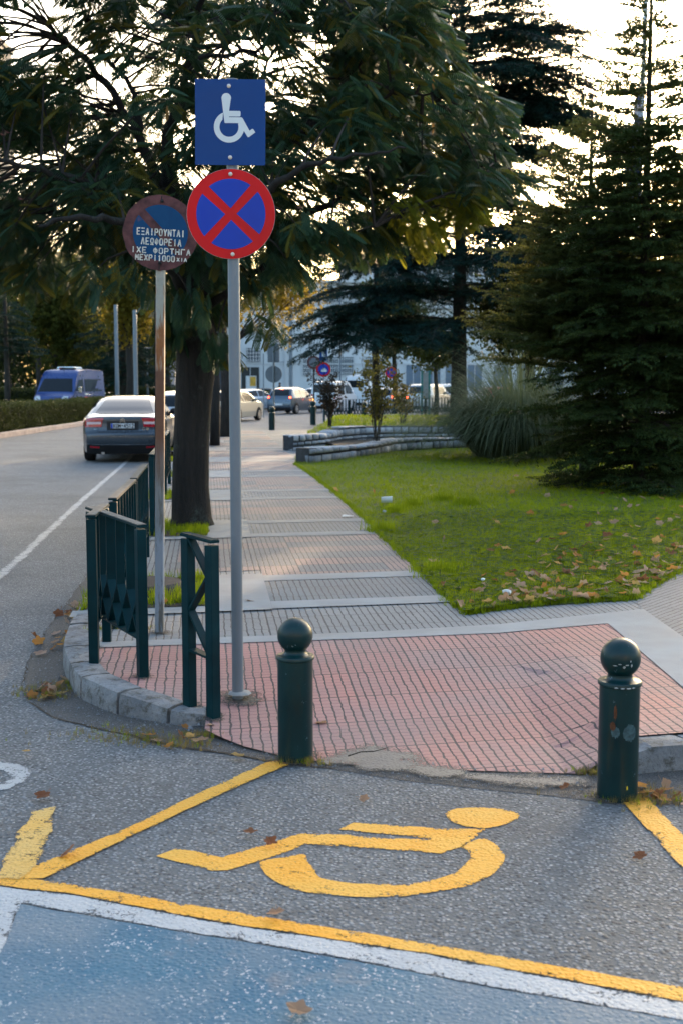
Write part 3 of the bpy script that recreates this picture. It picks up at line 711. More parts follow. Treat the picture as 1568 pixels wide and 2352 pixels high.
# --- flat lettering from strokes (x, y in 0..1 of the letter box)
GL = {'Ε': [[(1, 1), (0, 1)], [(0, 1), (0, 0)], [(0, 0), (1, 0)], [(0, .5), (.75, .5)]], 'Ξ': [[(0, 1), (1, 1)], [(.1, .5), (.9, .5)], [(0, 0), (1, 0)]],
      'Α': [[(0, 0), (.5, 1)], [(.5, 1), (1, 0)], [(.22, .33), (.78, .33)]], 'Ι': [[(.5, 0), (.5, 1)]], 'Ρ': [[(0, 0), (0, 1)], [(0, 1), (.8, 1), (1, .8), (1, .65), (.8, .47), (.05, .47)]],
      'Ο': [[(.42, 0), (.2, .02), (0, .2), (0, .8), (.2, .98), (.42, 1)], [(.58, 0), (.8, .02), (1, .2), (1, .8), (.8, .98), (.58, 1)]],
      'Υ': [[(0, 1), (.5, .48)], [(1, 1), (.5, .48)], [(.5, .42), (.5, 0)]], 'Ν': [[(0, 0), (0, 1)], [(0, 1), (1, 0)], [(1, 0), (1, 1)]], 'Τ': [[(0, 1), (1, 1)], [(.5, .93), (.5, 0)]],
      'Λ': [[(0, 0), (.45, 1)], [(.55, 1), (1, 0)]], 'Ω': [[(0, 0), (.3, 0), (.3, .2), (0, .5), (.05, .85), (.42, 1)], [(1, 0), (.7, 0), (.7, .2), (1, .5), (.95, .85), (.58, 1)]],
      'Φ': [[(.5, 0), (.5, 1)], [(.38, .2), (.1, .25), (0, .5), (.1, .75), (.38, .8)], [(.62, .2), (.9, .25), (1, .5), (.9, .75), (.62, .8)]],
      'Η': [[(0, 0), (0, 1)], [(1, 0), (1, 1)], [(.06, .5), (.94, .5)]], 'Γ': [[(0, 0), (0, 1)], [(.06, 1), (1, 1)]], 'Μ': [[(0, 0), (0, 1)], [(0, 1), (.5, .35)], [(.5, .35), (1, 1)], [(1, 1), (1, 0)]],
      'Χ': [[(0, 0), (1, 1)], [(0, 1), (1, 0)]], 'Κ': [[(0, 0), (0, 1)], [(1, 1), (0, .42)], [(.3, .6), (1, 0)]], '.': [[(.4, 0), (.6, 0)]], '-': [[(.25, .75), (.75, .75)], [(.25, .5), (.75, .5)]],
      '0': [[(.42, 0), (.2, .02), (0, .2), (0, .8), (.2, .98), (.42, 1)], [(.58, 0), (.8, .02), (1, .2), (1, .8), (.8, .98), (.58, 1)]], '1': [[(.5, 0), (.5, 1)], [(.5, 1), (.25, .8)]],
      '2': [[(0, .8), (.2, 1), (.8, 1), (1, .8), (1, .62), (0, 0), (1, 0)]], '4': [[(.75, 0), (.75, 1), (0, .3), (1, .3)]], '5': [[(1, 1), (.1, 1), (.05, .55), (.7, .6), (1, .4), (1, .15), (.75, 0), (0, 0)]],
      '9': [[(.1, 0), (.8, 0), (1, .25), (1, .85), (.75, 1), (.25, 1), (0, .8), (0, .6), (.25, .42), (1, .45)]], '3': [[(0, 1), (1, 1), (.45, .6), (.9, .5), (1, .2), (.7, 0), (0, .05)]], 'C': [[(1, .85), (.75, 1), (.25, 1), (0, .8), (0, .2), (.25, 0), (.75, 0), (1, .15)]]}
def letters(txt, o, rx, up, n, x0, x1, y0, h, sw, z0=.0005, z1=.0016, fill=.62):
    mb = MB(); k = max(1, len(txt)); cw = (x1 - x0) / k
    for i, ch in enumerate(txt):
        if ch == ' ' or ch not in GL: continue
        w = cw * fill; bx = x0 + i * cw + (cw - w) / 2
        for st in GL[ch]:
            for (ax, ay), (bx_, by_) in zip(st, st[1:]):
                a = Vector((bx + ax * w, y0 + ay * h)); b = Vector((bx + bx_ * w, y0 + by_ * h)); d = b - a
                if d.length < 1e-6: continue
                d.normalize(); q = Vector((-d.y, d.x)) * sw / 2; e = d * sw * .25
                mb.plate([tuple(a - e + q * -1), tuple(b + e - q), tuple(b + e + q), tuple(a - e + q)], o, rx, up, n, z0, z1)
    return mb
# --- main sign
X, Yn = Vector((1, 0, 0)), Vector((0, -1, 0))
P0 = G(547, 1590, .095); dS = P0.y
PX = FPX / dS
def at(px, py, dd=0): return D(px, py, dS + dd)
topP = at(533, 182); lean = (topP - P0)
t = thing('road_sign', 'grey pole with blue wheelchair square sign above red-ringed no stopping disc', 'road sign', P0, 0)
pl = MB().tube([(0, 0, -.05), tuple(lean)], .031, 24).build('pole', M['galv'], t, autos=40)
MB().lathe([(.0315, 0), (.033, .004), (.033, .016), (.0315, .02)], 24, tuple(lean * .985 + Vector((0, 0, .01)))).build('pole_cap', M['galv'], t, autos=30)
MB().lathe([(.065, .0), (.058, .008), (.045, .012), (.03, .014)], 9, (0.01, 0, -.006)).build('concrete_footing', M['concrete'], t)
def rot2(pts, a, s=1): c, s_ = math.cos(a), math.sin(a); return [((x * c - y * s_) * s, (x * s_ + y * c) * s) for x, y in pts]
frontY = -.040
sc = at(531, 284.5) - P0; sw_, sh_ = 156 / PX, 185.5 / PX
so_ = Vector((sc.x, frontY, sc.z)); rl = R(-.6)
rx_ = Vector((math.cos(rl), 0, math.sin(rl))); up_ = Vector((-math.sin(rl), 0, math.cos(rl)))
sq = [(-sw_ / 2, -sh_ / 2), (sw_ / 2, -sh_ / 2), (sw_ / 2, sh_ / 2), (-sw_ / 2, sh_ / 2)]
sp_ = MB().plate(sq, so_, rx_, up_, Yn, -.002, .0).build('square_plate', M['signblue'], t)
q = sw_ / 457.0
cc = lambda pts: [((x - 764.5) * q, -(y - 409.5) * q) for x, y in pts]
mb = MB()
mb.plate(cc([(739 + 31 * math.cos(a), 257 + 31 * math.sin(a)) for a in [2 * math.pi * i / 28 for i in range(28)]]), so_, rx_, up_, Yn, .0004, .0016)
mb.plate(cc([(708, 258), (769, 262), (757, 338), (826, 338), (832, 343), (832, 368), (827, 373), (757, 373), (757, 378), (838, 378), (845, 383), (890, 462), (908, 450), (914, 452), (928, 472), (886, 503), (878, 502), (822, 415), (732, 415), (727, 411)]), so_, rx_, up_, Yn, .0005, .0017)
ring = [(757 + 99 * math.cos(R(a)), 440 - 99 * math.sin(R(a))) for a in range(116, 386, 6)] + [(757 + 62 * math.cos(R(a)), 440 - 62 * math.sin(R(a))) for a in range(380, 128, -6)]
ring = [(718, 350)] + [(757 + 99 * math.cos(R(a)), 440 - 99 * math.sin(R(a))) for a in range(118, 392, 6)] + [(820, 416)] + [(757 + 62 * math.cos(R(a)), 440 - 62 * math.sin(R(a))) for a in range(380, 128, -6)]
mb.plate(cc(ring), so_, rx_, up_, Yn, .0006, .0015)
mb.build('wheelchair_symbol', M['signwhite'], t)
rc = at(532.5, 494) - P0; rr_ = 98.5 / PX; ro = Vector((rc.x, frontY, rc.z))
rp = MB().plate(circ(rr_, 64), ro, X, ZV, Yn, -.0025, -.0005).build('round_plate', M['signred'], t)
MB().plate(circ(rr_ + .0016, 64), ro, X, ZV, Yn, -.0035, -.0026).build('rim', M['chip'], t)
inn = rr_ * .785; hw = rr_ * .088; mb = MB()
for k in range(4):
    ac = 90 + k * 90 + 2; off_ = math.degrees(math.asin(hw / inn))
    arc = [(inn * math.cos(R(a)), inn * math.sin(R(a))) for a in np.linspace(ac - 43.5 + off_, ac + 43.5 - off_, 20)]
    ap = hw / math.sin(R(43.5)); mb.plate([(ap * math.cos(R(ac)), ap * math.sin(R(ac)))] + arc, ro, X, ZV, Yn, .0, .0012)
mb.build('blue_quarter', M['signblue2'], t)
for (px, py) in ((528, 202), (531, 365), (531.5, 403), (536.5, 586)):
    b_ = at(px, py) - P0; mb = MB().lathe([(.0105, 0), (.0105, -.003), (.006, -.004), (.006, -.009), (.001, -.0095)], 12, (b_.x, frontY - .0015, b_.z), 'Y'); mb.build('bolt', M['bolt'], t, autos=30)
for z in (P0.z * 0 + sc.z + sh_ * .42, sc.z - sh_ * .42, rc.z + rr_ * .86, rc.z - rr_ * .86):
    MB().box((lean.x * z / lean.z, -.010, z), (.07, .048, .028)).build('clamp', M['galv'], t, bevel=.003)

# --- old rusty sign
P1 = G(367, 1453, .12); d1 = P1.y; px1 = FPX / d1
at1 = lambda px, py: D(px, py, d1) - P1
t = thing('rusty_sign', 'rusty post with faded maroon and blue disc carrying stencilled Greek lettering', 'road sign', P1, 0)
le = at1(370, 460)
def sqtube(a, b, w): return MB().bar(a, b, w, w, Vector((0, 1, 0)))
sqtube((0, 0, -.05), tuple(le), .056).build('post', M['rusty'], t, bevel=.006)
a0 = at1(357.5, 685); a1 = at1(358.5, 1360)
MB().bar((a1.x, .03, a1.z), (a0.x, .03, a0.z), .012, .05, Vector((0, 1, 0))).build('back_strip', M['bark2'], t)
dc = at1(371, 536); dr = 83.5 / px1; do = Vector((dc.x, -.034, dc.z)); rl = R(-3)
rx_ = Vector((math.cos(rl), 0.10, math.sin(rl))).normalized(); up_ = Vector((-math.sin(rl), 0, math.cos(rl))).normalized(); nn = rx_.cross(up_).normalized()
# slightly dented disc: fold along the post
def dent(poly_r0, poly_r1, name, mat, z, a0_, a1_): pass
MB().plate([(x * (1 + .012 * math.sin(5 * i)), y * (1 + .01 * math.cos(3 * i))) for i, (x, y) in enumerate(circ(dr, 56))], do, rx_, up_, nn, -.003, 0).build('disc', M['oldring'], t, bevel=0)
ir = dr * .735; bh = dr * .085; mb = MB()
for sgn, ac in ((1, 45 + 90 - 90), (1, 225)):
    of = math.degrees(math.asin(bh / ir)); arc = [(ir * math.cos(R(a)), ir * math.sin(R(a))) for a in np.linspace(ac - 88 + of, ac + 88 - of, 40)]
    mb.plate(arc, do + nn * 0, rx_, up_, nn, .0004, .0014)
mb.build('blue_field', M['oldblue'], t)
for txt, x0, x1, y0, h_ in (('ΕΞΑΙΡΟΥΝΤΑΙ', -.64, .66, -.075, .165), ('ΛΕΩΦΟΡΕΙΑ', -.52, .58, -.325, .165), ('ΙΧΕ ΦΟΡΤΗΓΑ', -.78, .84, -.55, .14), ('ΜΕΧΡΙ1000', -.66, .42, -.745, .14), ('ΧΙΛ', .45, .74, -.725, .085)):
    letters(txt, do, rx_, up_, nn, x0 * dr, x1 * dr, y0 * dr, h_ * dr, .0075 if h_ > .1 else .006, .0016, .0024, .6).build('lettering', M['oldwhite'], t)
for f_, h2 in ((.835, .02), (-.80, .03)):
    MB().lathe([(.011, 0), (.011, -.008), (.004, -.012)], 10, tuple(do + up_ * (dr * f_) + nn * .002 + rx_ * .004), 'Y').build('bolt', M['black'], t)
MB().bar(tuple(do + up_ * dr * .97 + nn * .003), tuple(do + up_ * dr * .84 + nn * .003), .006, .003, Vector((0, 1, 0))).build('crack', M['black'], t)
MB().bar(tuple(do - up_ * dr * .99 + nn * .003), tuple(do - up_ * dr * .82 + nn * .003), .007, .003, Vector((0, 1, 0))).build('drip_stain', M['black'], t)

# grime gathered round the feet of posts, and the broken edge of the road surface
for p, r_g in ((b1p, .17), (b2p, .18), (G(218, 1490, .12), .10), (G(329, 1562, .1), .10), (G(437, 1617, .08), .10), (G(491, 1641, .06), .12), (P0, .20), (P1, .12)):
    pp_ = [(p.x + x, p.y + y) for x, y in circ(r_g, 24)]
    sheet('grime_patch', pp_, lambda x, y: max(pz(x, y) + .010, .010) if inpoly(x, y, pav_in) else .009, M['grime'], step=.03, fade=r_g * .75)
ce = [Vector(p) for p in gut[:17]]
ce = resample([tuple(p) for p in ce], .06); rr9 = random.Random(5)
aa = [p + Vector((rr9.gauss(0, .008), rr9.gauss(0, .008))) for p in ce]; bb = [p + Vector((rr9.gauss(0, .004), rr9.uniform(.006, .030))) for p in aa]
sheet('road_crack', [tuple(p) for p in aa] + [tuple(p) for p in bb[::-1]], .0045, M['soil'])
# ================================================================== VEHICLES
def smoothpoly(P, k=8):
    out = []
    for i in range(len(P) - 1):
        p0, p1, p2, p3 = [np.array(P[max(0, min(len(P) - 1, j))], float) for j in (i - 1, i, i + 1, i + 2)]
        for j in range(k):
            t = j / k; out.append(.5 * ((2 * p1) + (p2 - p0) * t + (2 * p0 - 5 * p1 + 4 * p2 - p3) * t * t + (3 * p1 - p0 - 3 * p2 + p3) * t ** 3))
    out.append(np.array(P[-1], float)); return np.array(out)
class Car:
    def __init__(s, rear, front, W, zb, tumble=.42, crn=.13, rc=.05):
        s.W, s.zb, s.tb, s.crn, s.rc = W, zb, tumble, crn, rc
        r = smoothpoly(rear); f = smoothpoly(front[::-1])   # both bottom -> top
        def mono(a):
            z = np.maximum.accumulate(a[:, 1] + np.arange(len(a)) * 1e-5); return a[:, 0], z
        ry, rz_ = mono(r); fy, fz = mono(f)
        s.z0 = max(rz_[0], fz[0]); s.z1 = min(rz_[-1], fz[-1])
        Z = np.unique(np.round(np.concatenate([rz_, fz]), 4)); Z = Z[(Z >= s.z0) & (Z <= s.z1)]
        s.Z = Z; s.ry = np.interp(Z, rz_, ry); s.fy = np.interp(Z, fz, fy); s.y0, s.y1 = s.ry.min(), s.fy.max()
    def hw(s, y, z):
        e = min(y - s.y0, s.y1 - y); t = 1 - s.crn * max(0, 1 - e / .6) ** 2.0
        w = s.W / 2 * t
        if z > s.zb: w -= (z - s.zb) * s.tb
        if z < .45: w -= (.45 - z) * .12
        b = abs(z - .62); return w - .02 * min(1, b * b * 3)
    def edge(s, half, z, sv, off=0.0):
        Y = s.ry if half == 'r' else s.fy
        y = float(np.interp(z, s.Z, Y)); e = .012
        ya, yb = float(np.interp(z - e, s.Z, Y)), float(np.interp(z + e, s.Z, Y)); t = Vector((0, yb - ya, 2 * e))
        if z + e > s.Z[-1] or z - e < s.Z[0]: t = Vector((0, (yb - ya), e))
        t.normalize(); n = Vector((0, -t.z, t.y)) if half == 'r' else Vector((0, t.z, -t.y))
        if n.z < -.2: n = -n if False else n
        x = sv * s.hw(y, z); p = Vector((x, y, z)) - n * (s.rc * abs(sv) ** 7) + n * off
        return p
    def body(s, mat, parent):
        mb = MB(); S_ = [-1, -.95, -.85, -.65, -.35, 0, .35, .65, .85, .95, 1]; ns = len(S_)
        rows = [[s.edge('r', z, q) for q in S_] for z in s.Z] + [[s.edge('f', z, q) for q in S_] for z in s.Z[::-1]]
        V = [p for r in rows for p in r]; F = [(i * ns + j, i * ns + j + 1, (i + 1) * ns + j + 1, (i + 1) * ns + j) for i in range(len(rows) - 1) for j in range(ns - 1)]
        mb.add(V, F); m = 14
        for sg in (-1, 1):
            V = []
            for z in s.Z:
                a, b = s.edge('r', z, sg), s.edge('f', z, sg)
                for k in range(m + 1):
                    t = k / m; y = a.y + (b.y - a.y) * t; zz = a.z + (b.z - a.z) * t
                    x = sg * s.hw(y, zz) if 0 < k < m else (a.x if k == 0 else b.x); V.append((x, y, zz))
            mb.add(V, [(i * (m + 1) + k, i * (m + 1) + k + 1, (i + 1) * (m + 1) + k + 1, (i + 1) * (m + 1) + k) for i in range(len(s.Z) - 1) for k in range(m)])
        me = bpy.data.meshes.new('body'); me.from_pydata(mb.v, [], mb.f)
        bm = bmesh.new(); bm.from_mesh(me); bmesh.ops.remove_doubles(bm, verts=bm.verts[:], dist=.002); bmesh.ops.recalc_face_normals(bm, faces=bm.faces[:]); bm.to_mesh(me); bm.free()
        o = mesh_obj('body', me, mat, parent, True)
        try: me.set_sharp_from_angle(angle=R(38))
        except Exception: pass
        return o
    def patch(s, name, half, z1, z2, s1, s2, mat, parent, off=.008, n=8, m=10):
        """s1,s2: (value at z1, value at z2)"""
        V = []
        for i in range(n + 1):
            t = i / n; z = z1 + (z2 - z1) * t; a = s1[0] + (s1[1] - s1[0]) * t; b = s2[0] + (s2[1] - s2[0]) * t
            for j in range(m + 1): V.append(s.edge(half, z, a + (b - a) * j / m, off))
        F = [(i * (m + 1) + j, i * (m + 1) + j + 1, (i + 1) * (m + 1) + j + 1, (i + 1) * (m + 1) + j) for i in range(n) for j in range(m)]
        return MB().add(V, F).build(name, mat, parent, smooth=True)
    def side(s, name, sg, poly, mat, parent, off=.008):
        P = []; n = len(poly)
        for i in range(n):
            a, b = poly[i], poly[(i + 1) % n]
            for k in range(4): t = k / 4; y = a[0] + (b[0] - a[0]) * t; z = a[1] + (b[1] - a[1]) * t; P.append((sg * (s.hw(y, z) + off), y, z))
        return MB().add(P, [tuple(range(len(P)))]).build(name, mat, parent)
    def wheels(s, ys, r, parent, w=.2):
        for y in ys:
            for sg in (-1, 1):
                x = sg * (s.hw(y, .5) + .004)
                a = circ(r * 1.16, 24); a = [(y + p, max(.16, r + q)) for p, q in a]
                MB().add([(x, p, q) for p, q in a], [tuple(range(24))]).build('wheel_arch', M['black'], parent)
                wh = MB().lathe([(r * .62, -w / 2), (r * .94, -w / 2), (r, -w * .36), (r, w * .36), (r * .94, w / 2), (r * .62, w / 2)], 28, (x - sg * (w / 2 - .02), y, r), 'X').build('wheel', M['tyre'], parent, autos=40)
                xx = x + sg * .025; mb = MB()
                mb.lathe([(r * .2, -.004), (r * .2, .004)], 14, (xx, y, r), 'X')
                for k in range(7):
                    t = 2 * math.pi * k / 7; mb.bar((xx, y + math.cos(t) * r * .1, r + math.sin(t) * r * .1), (xx, y + math.cos(t) * r * .6, r + math.sin(t) * r * .6), .05, .012, X)
                pr = [(r * .57, -.01), (r * .65, -.01), (r * .65, .006), (r * .57, .006)]
                nn_ = 24; V = [(xx + z, y + q * math.cos(2 * math.pi * j / nn_), r + q * math.sin(2 * math.pi * j / nn_)) for q, z in pr for j in range(nn_)]
                mb.add(V, [(i * nn_ + j, i * nn_ + (j + 1) % nn_, ((i + 1) % 4) * nn_ + (j + 1) % nn_, ((i + 1) % 4) * nn_ + j) for i in range(4) for j in range(nn_)])
                mb.build('rim', M['rim'], wh)
def place(t, px, d, gz, rz, center=0.0):
    p = D(px, 900, d); t.location = (p.x, d, gz); t.rotation_euler = (0, 0, R(rz))
def plate_on(c, parent, z, txt, y, w=.52, h=.11, front=False):
    p = MB().box((0, y, z), (w, .012, h)).build('number_plate', M['plate'], parent, bevel=.003)
    o = Vector((0, y - .006, z)); nrm_ = Vector((0, -1, 0))
    MB().box((-w / 2 + .025, y - .0075, z), (.04, .004, h * .92)).build('blue_band', M['plateblue'], p)
    if txt: letters(txt, o, X, ZV, nrm_, -w / 2 + .055, w / 2 - .01, -h * .34, h * .68, .015, .001, .0035, .66).build('plate_lettering', M['ink'], p)
    return p
def mirror(c, parent, y, z, sg, mat):
    x = sg * (c.hw(y, z) + .10)
    MB().lathe([(.02, -.07), (.06, -.06), (.085, 0), (.075, .05), (.02, .065)], 14, (x, y, z), 'Y').build('wing_mirror', mat, parent, smooth=True)
    MB().bar((x, y, z - .03), (sg * c.hw(y, z) * .96, y, z - .07), .05, .03).build('mirror_arm', mat, parent)
# --- dark grey saloon
t = thing('parked_car', 'dark grey saloon with red tail lamps standing by the railings, seen from behind', 'car')
c5 = Car([(.16, .19), (.07, .33), (.0, .48), (.0, .64), (.07, .72), (.10, .86), (.11, .99), (.17, 1.035), (.50, 1.085), (.95, 1.25), (1.42, 1.40), (1.85, 1.455), (2.25, 1.475)], [(2.25, 1.475), (2.75, 1.44), (3.15, 1.31), (3.6, 1.07), (4.2, .95), (4.6, .80), (4.74, .6), (4.75, .4), (4.65, .2)], 1.86, .93, .50, .15, .055)
cm = m_car('dark_grey_car_paint', (.035, .052, .07), .3, .3); c5.body(cm, t)
c5.patch('rear_window', 'r', 1.088, 1.415, (-.80, -.74), (.80, .74), M['glass'], t, .006, 12)
c5.patch('roof_glass', 'r', 1.43, 1.468, (-.80, -.78), (.80, .78), M['glass'], t, .004)
MB().add([c5.edge('r', z, s_, .012) for z, s_ in ((1.075, -.84), (1.075, .84), (1.090, .84), (1.090, -.84))], [(0, 1, 2, 3)]).build('window_trim', M['chrome'], t)
for sg in (-1, 1):
    a, b = (-1.0, -.50) if sg < 0 else (.50, 1.0)
    lp = c5.patch('tail_lamp', 'r', .80, 1.0, (a, a) if sg < 0 else (a + .06, a + .02), (b - .06, b - .02) if sg < 0 else (b, b), M['tail'], t, .012)
    c5.patch('clear_strip', 'r', .86, .915, (a + .05,) * 2 if sg < 0 else (a + .06,) * 2, (b - .07,) * 2 if sg < 0 else (b - .05,) * 2, M['tailw'], lp, .016)
    c5.side('lamp_wrap', sg, [(.09, .81), (.32, .90), (.34, 1.0), (.14, 1.0)], M['tail'], lp, .010)
    c5.patch('reflector', 'r', .335, .375, (sg * .90, sg * .90), (sg * .64, sg * .64), M['tail'], t, .012)
    c5.side('side_window', sg, [(.75, 1.03), (1.15, 1.30), (1.6, 1.385), (2.2, 1.40), (2.8, 1.36), (3.2, 1.2), (3.45, 1.05), (2.2, .99)], M['glass'], t)
    mirror(c5, t, 3.15, 1.08, sg, M['black'])
c5.patch('plate_recess', 'r', .725, .925, (-.42, -.42), (.42, .42), M['black'], t, .004)
plate_on(c5, t, .825, 'ΚΟΜ-4512', .065)
c5.patch('boot_seam', 'r', .685, .695, (-.66, -.66), (.66, .66), M['black'], t, .004, 2)
for sg in (-1, 1): c5.patch('boot_seam', 'r', .69, .80, (sg * .655, sg * .655), (sg * .665, sg * .665), M['black'], t, .004, 4, 1)
c5.patch('lower_bumper', 'r', .195, .40, (-1, -.98), (1, .98), M['black'], t, .006)
c5.patch('bumper_line', 'r', .405, .415, (-.98, -.98), (.98, .98), M['chrome'], t, .004, 1)
mb = MB()
for dz in (0, -.042):
    for sg in (-1, 1): mb.bar((0, .085, .985 + dz), (sg * .058, .085, .948 + dz), .012, .017, Vector((0, 1, 0)))
mb.build('double_chevron_badge', M['chrome'], t)
letters('C5', (.50, .088, .735), X, ZV, Vector((0, -1, 0)), -.07, .09, 0, .045, .010, .012, .02).build('badge_lettering', M['chrome'], t)
mb = MB(); mb.bar((-.64, .088, .75), (-.44, .088, .75), .003, .018, ZV); mb.build('nameplate_strip', M['chip'], t)
MB().box((0, 2.3, .26), (1.5, 4.1, .14)).build('underbody', M['black'], t)
MB().tube([(-.45, .12, .22), (-.45, .5, .22)], .035, 10).build('exhaust', M['rim'], t)
c5.wheels((1.05, 3.8), .33, t, .225)
place(t, 280, 26.9, .0, 4.5)

def generic(name, label, W, rear, front, zb, paint, glass_r, sidewin, px, d, rz, lamps, wheelsy, r=.30, platetxt=None, tb=.35, gs=.82, lit=None, extra=None, crn=.12, platez=.78, group=None, gz=.004, headlamps=False, glass_f=None):
    t = thing(name, label, 'car', group=group); c = Car(rear, front, W, zb, tb, crn, .045)
    c.body(paint, t)
    c.patch('rear_window', 'r', glass_r[0], glass_r[1], (-gs, -gs + .05), (gs, gs - .05), M['glass'], t, .006)
    if glass_f: c.patch('windscreen', 'f', glass_f[0], glass_f[1], (-gs - .04, -gs + .02), (gs + .04, gs - .02), M['glass'], t, .006)
    for sg in (-1, 1):
        for poly in sidewin: c.side('side_window', sg, poly, M['glass'], t)
        z1, z2, sa = lamps
        lp = c.patch('tail_lamp', 'r', z1, z2, (sg * sa, sg * sa), (sg * .99, sg * .99), M['tail'], t, .010)
        if lit: c.patch('lit_bulb', 'r', z1 + (z2 - z1) * .35, z1 + (z2 - z1) * .8, (sg * (sa + .03),) * 2, (sg * .95,) * 2, M['brake'], lp, .014)
        if headlamps: c.patch('headlamp', 'f', .62, .80, (sg * .55, sg * .62), (sg * .97, sg * .97), M['lamp'], t, .01)
        mirror(c, t, wheelsy[1] - .55, zb + .12, sg, paint)
    if lit == 3:
        c.patch('high_brake_lamp', 'r', glass_r[1] - .01, glass_r[1] + .03, (-.14, -.14), (.14, .14), M['brake'], t, .014, 2, 2)
    c.patch('lower_bumper', 'r', c.Z[0] + .005, .40, (-1, -.98), (1, .98), M['black'] if not extra or 'bump' not in extra else paint, t, .006)
    if platetxt is not None: plate_on(c, t, platez, platetxt, float(np.interp(platez, c.Z, c.ry)) - .02)
    MB().box((0, (c.y0 + c.y1) / 2, .25), (W * .8, (c.y1 - c.y0) * .86, .12)).build('underbody', M['black'], t)
    c.wheels(wheelsy, r, t, .19); place(t, px, d, gz, rz); return t, c
HR = [(.12, .2), (.03, .32), (0, .5), (.03, .7), (.10, .92), (.22, 1.12), (.42, 1.33), (.7, 1.43), (1.3, 1.5)]
HF = [(1.3, 1.5), (2.0, 1.47), (2.5, 1.34), (3.0, 1.02), (3.5, .9), (3.75, .75), (3.82, .5), (3.74, .2)]
HW = [[(.62, 1.0), (.75, 1.30), (1.35, 1.38), (1.4, .96)], [(1.5, .96), (1.45, 1.38), (2.0, 1.36), (2.4, 1.24), (2.75, 1.0)]]
silver = m_car('silver_car_paint', (.40, .43, .46), .55, .32)
t, c = generic('parked_car', 'silver hatchback with dark rear window, behind the rusty post and tree trunk', 1.70, HR, HF, .92, silver, (1.0, 1.36), HW, 412, 39.5, 5, (1.0, 1.28, .86), (.72, 3.1), platetxt='ΚΟΜ949', platez=.84, gs=.80)
c.patch('bumper_strip', 'r', .50, .60, (-.98, -.98), (.98, .98), M['black'], t, .008); plate_on
cream = m_car('cream_car_paint', (.48, .45, .38), .35, .35)
EF = [(1.6, 1.42), (2.2, 1.40), (2.7, 1.26), (3.2, .98), (3.8, .88), (4.1, .72), (4.18, .5), (4.1, .2)]
ER = [(.10, .2), (.02, .32), (0, .5), (.0, .7), (.06, .9), (.16, 1.08), (.38, 1.30), (.6, 1.38), (1.6, 1.42)]
t, c = generic('moving_car', 'cream old hatchback half hidden by the grey sign pole', 1.66, ER, EF, .88, cream, (.95, 1.32), [[(.5, .93), (.66, 1.26), (1.35, 1.32), (1.42, .92)], [(1.52, .92), (1.46, 1.32), (2.2, 1.30), (2.62, 1.17), (2.95, .93)]], 496, 55.0, -17, (.72, .88, .70), (.75, 3.3), platetxt='Α 553', platez=.66)
navy = m_car('blue_grey_car_paint', (.055, .085, .12), .5, .3)
t, c = generic('moving_car', 'blue-grey small hatchback with lit brake lamps on the cross street', 1.66, [(.12, .2), (.03, .32), (0, .5), (.02, .7), (.08, .92), (.2, 1.14), (.42, 1.38), (.7, 1.48), (1.4, 1.54)], [(1.4, 1.54), (2.0, 1.51), (2.5, 1.38), (3.0, 1.08), (3.4, .98), (3.62, .8), (3.7, .5), (3.62, .2)], .93, navy, (1.06, 1.41), HW, 640, 69, -21, (.86, 1.05, .80), (.66, 3.05), r=.31, platetxt='', platez=.56, lit=3)
MB().lathe([(.005, -.03), (.05, 0), (.005, .03)], 10, (.93, 2.9, .8), 'X').build('indicator', M['amber'], t)
black = m_car('black_car_paint', (.02, .025, .03), .4, .25)
SR = [(.12, .2), (.02, .34), (0, .55), (.05, .8), (.12, .95), (.5, 1.0), (1.1, 1.28), (1.5, 1.37), (1.9, 1.4)]; SF = [(1.9, 1.4), (2.4, 1.37), (2.9, 1.2), (3.3, .98), (4.0, .86), (4.3, .7), (4.4, .5), (4.3, .2)]
SW = [[(.95, 1.0), (1.3, 1.26), (1.95, 1.32), (1.98, .95)], [(2.06, .95), (2.03, 1.32), (2.4, 1.3), (2.8, 1.16), (3.1, .98)]]
generic('parked_car', 'black saloon seen side on in front of the white building', 1.7, SR, SF, .85, black, (1.02, 1.3), SW, 548, 92, -78, (.7, .85, .7), (.8, 3.5), gs=.8)
ltb = m_car('pale_blue_car_paint', (.35, .42, .50), .4, .3)
generic('parked_car', 'pale blue car showing only its roof between the two trunks', 1.7, SR, SF, .85, ltb, (1.02, 1.3), SW, 520, 74, -40, (.7, .85, .7), (.8, 3.5), gs=.8)
beige = m_car('beige_car_paint', (.36, .36, .27), .3, .35)
t, c = generic('moving_car', 'beige taxi roof with a lit sign behind the silver hatchback', 1.7, SR, SF, .85, beige, (1.02, 1.3), SW, 398, 60, -8, (.7, .85, .7), (.8, 3.5), gs=.8)
MB().box((0, 1.9, 1.46), (.3, .14, .12)).build('roof_sign', M['taxi'], t, bevel=.02)
red = m_car('red_car_paint', (.35, .02, .02), .2, .35)
generic('parked_car', 'red car behind the hedge near the lamp posts', 1.7, HR, HF, .9, red, (1.0, 1.36), HW, 322, 96, -60, (.8, .98, .72), (.72, 3.1))
generic('parked_car', 'red car beside the cedar trunk, far right of the traffic', 1.7, HR, HF, .9, red, (1.0, 1.36), HW, 1100, 84, -60, (.8, .98, .72), (.72, 3.1))
white = m_car('white_car_paint', (.62, .66, .70), .05, .35)
VR = [(.1, .2), (.02, .34), (0, .6), (.03, .95), (.08, 1.3), (.16, 1.7), (.3, 1.83), (1.0, 1.9)]; VF = [(1.0, 1.9), (2.6, 1.88), (3.1, 1.72), (3.7, 1.15), (4.2, 1.0), (4.4, .8), (4.45, .5), (4.35, .2)]
VW = [[(.5, 1.12), (.58, 1.62), (1.6, 1.66), (1.6, 1.1)], [(1.8, 1.1), (1.8, 1.66), (2.7, 1.64), (3.05, 1.5), (3.4, 1.12)]]
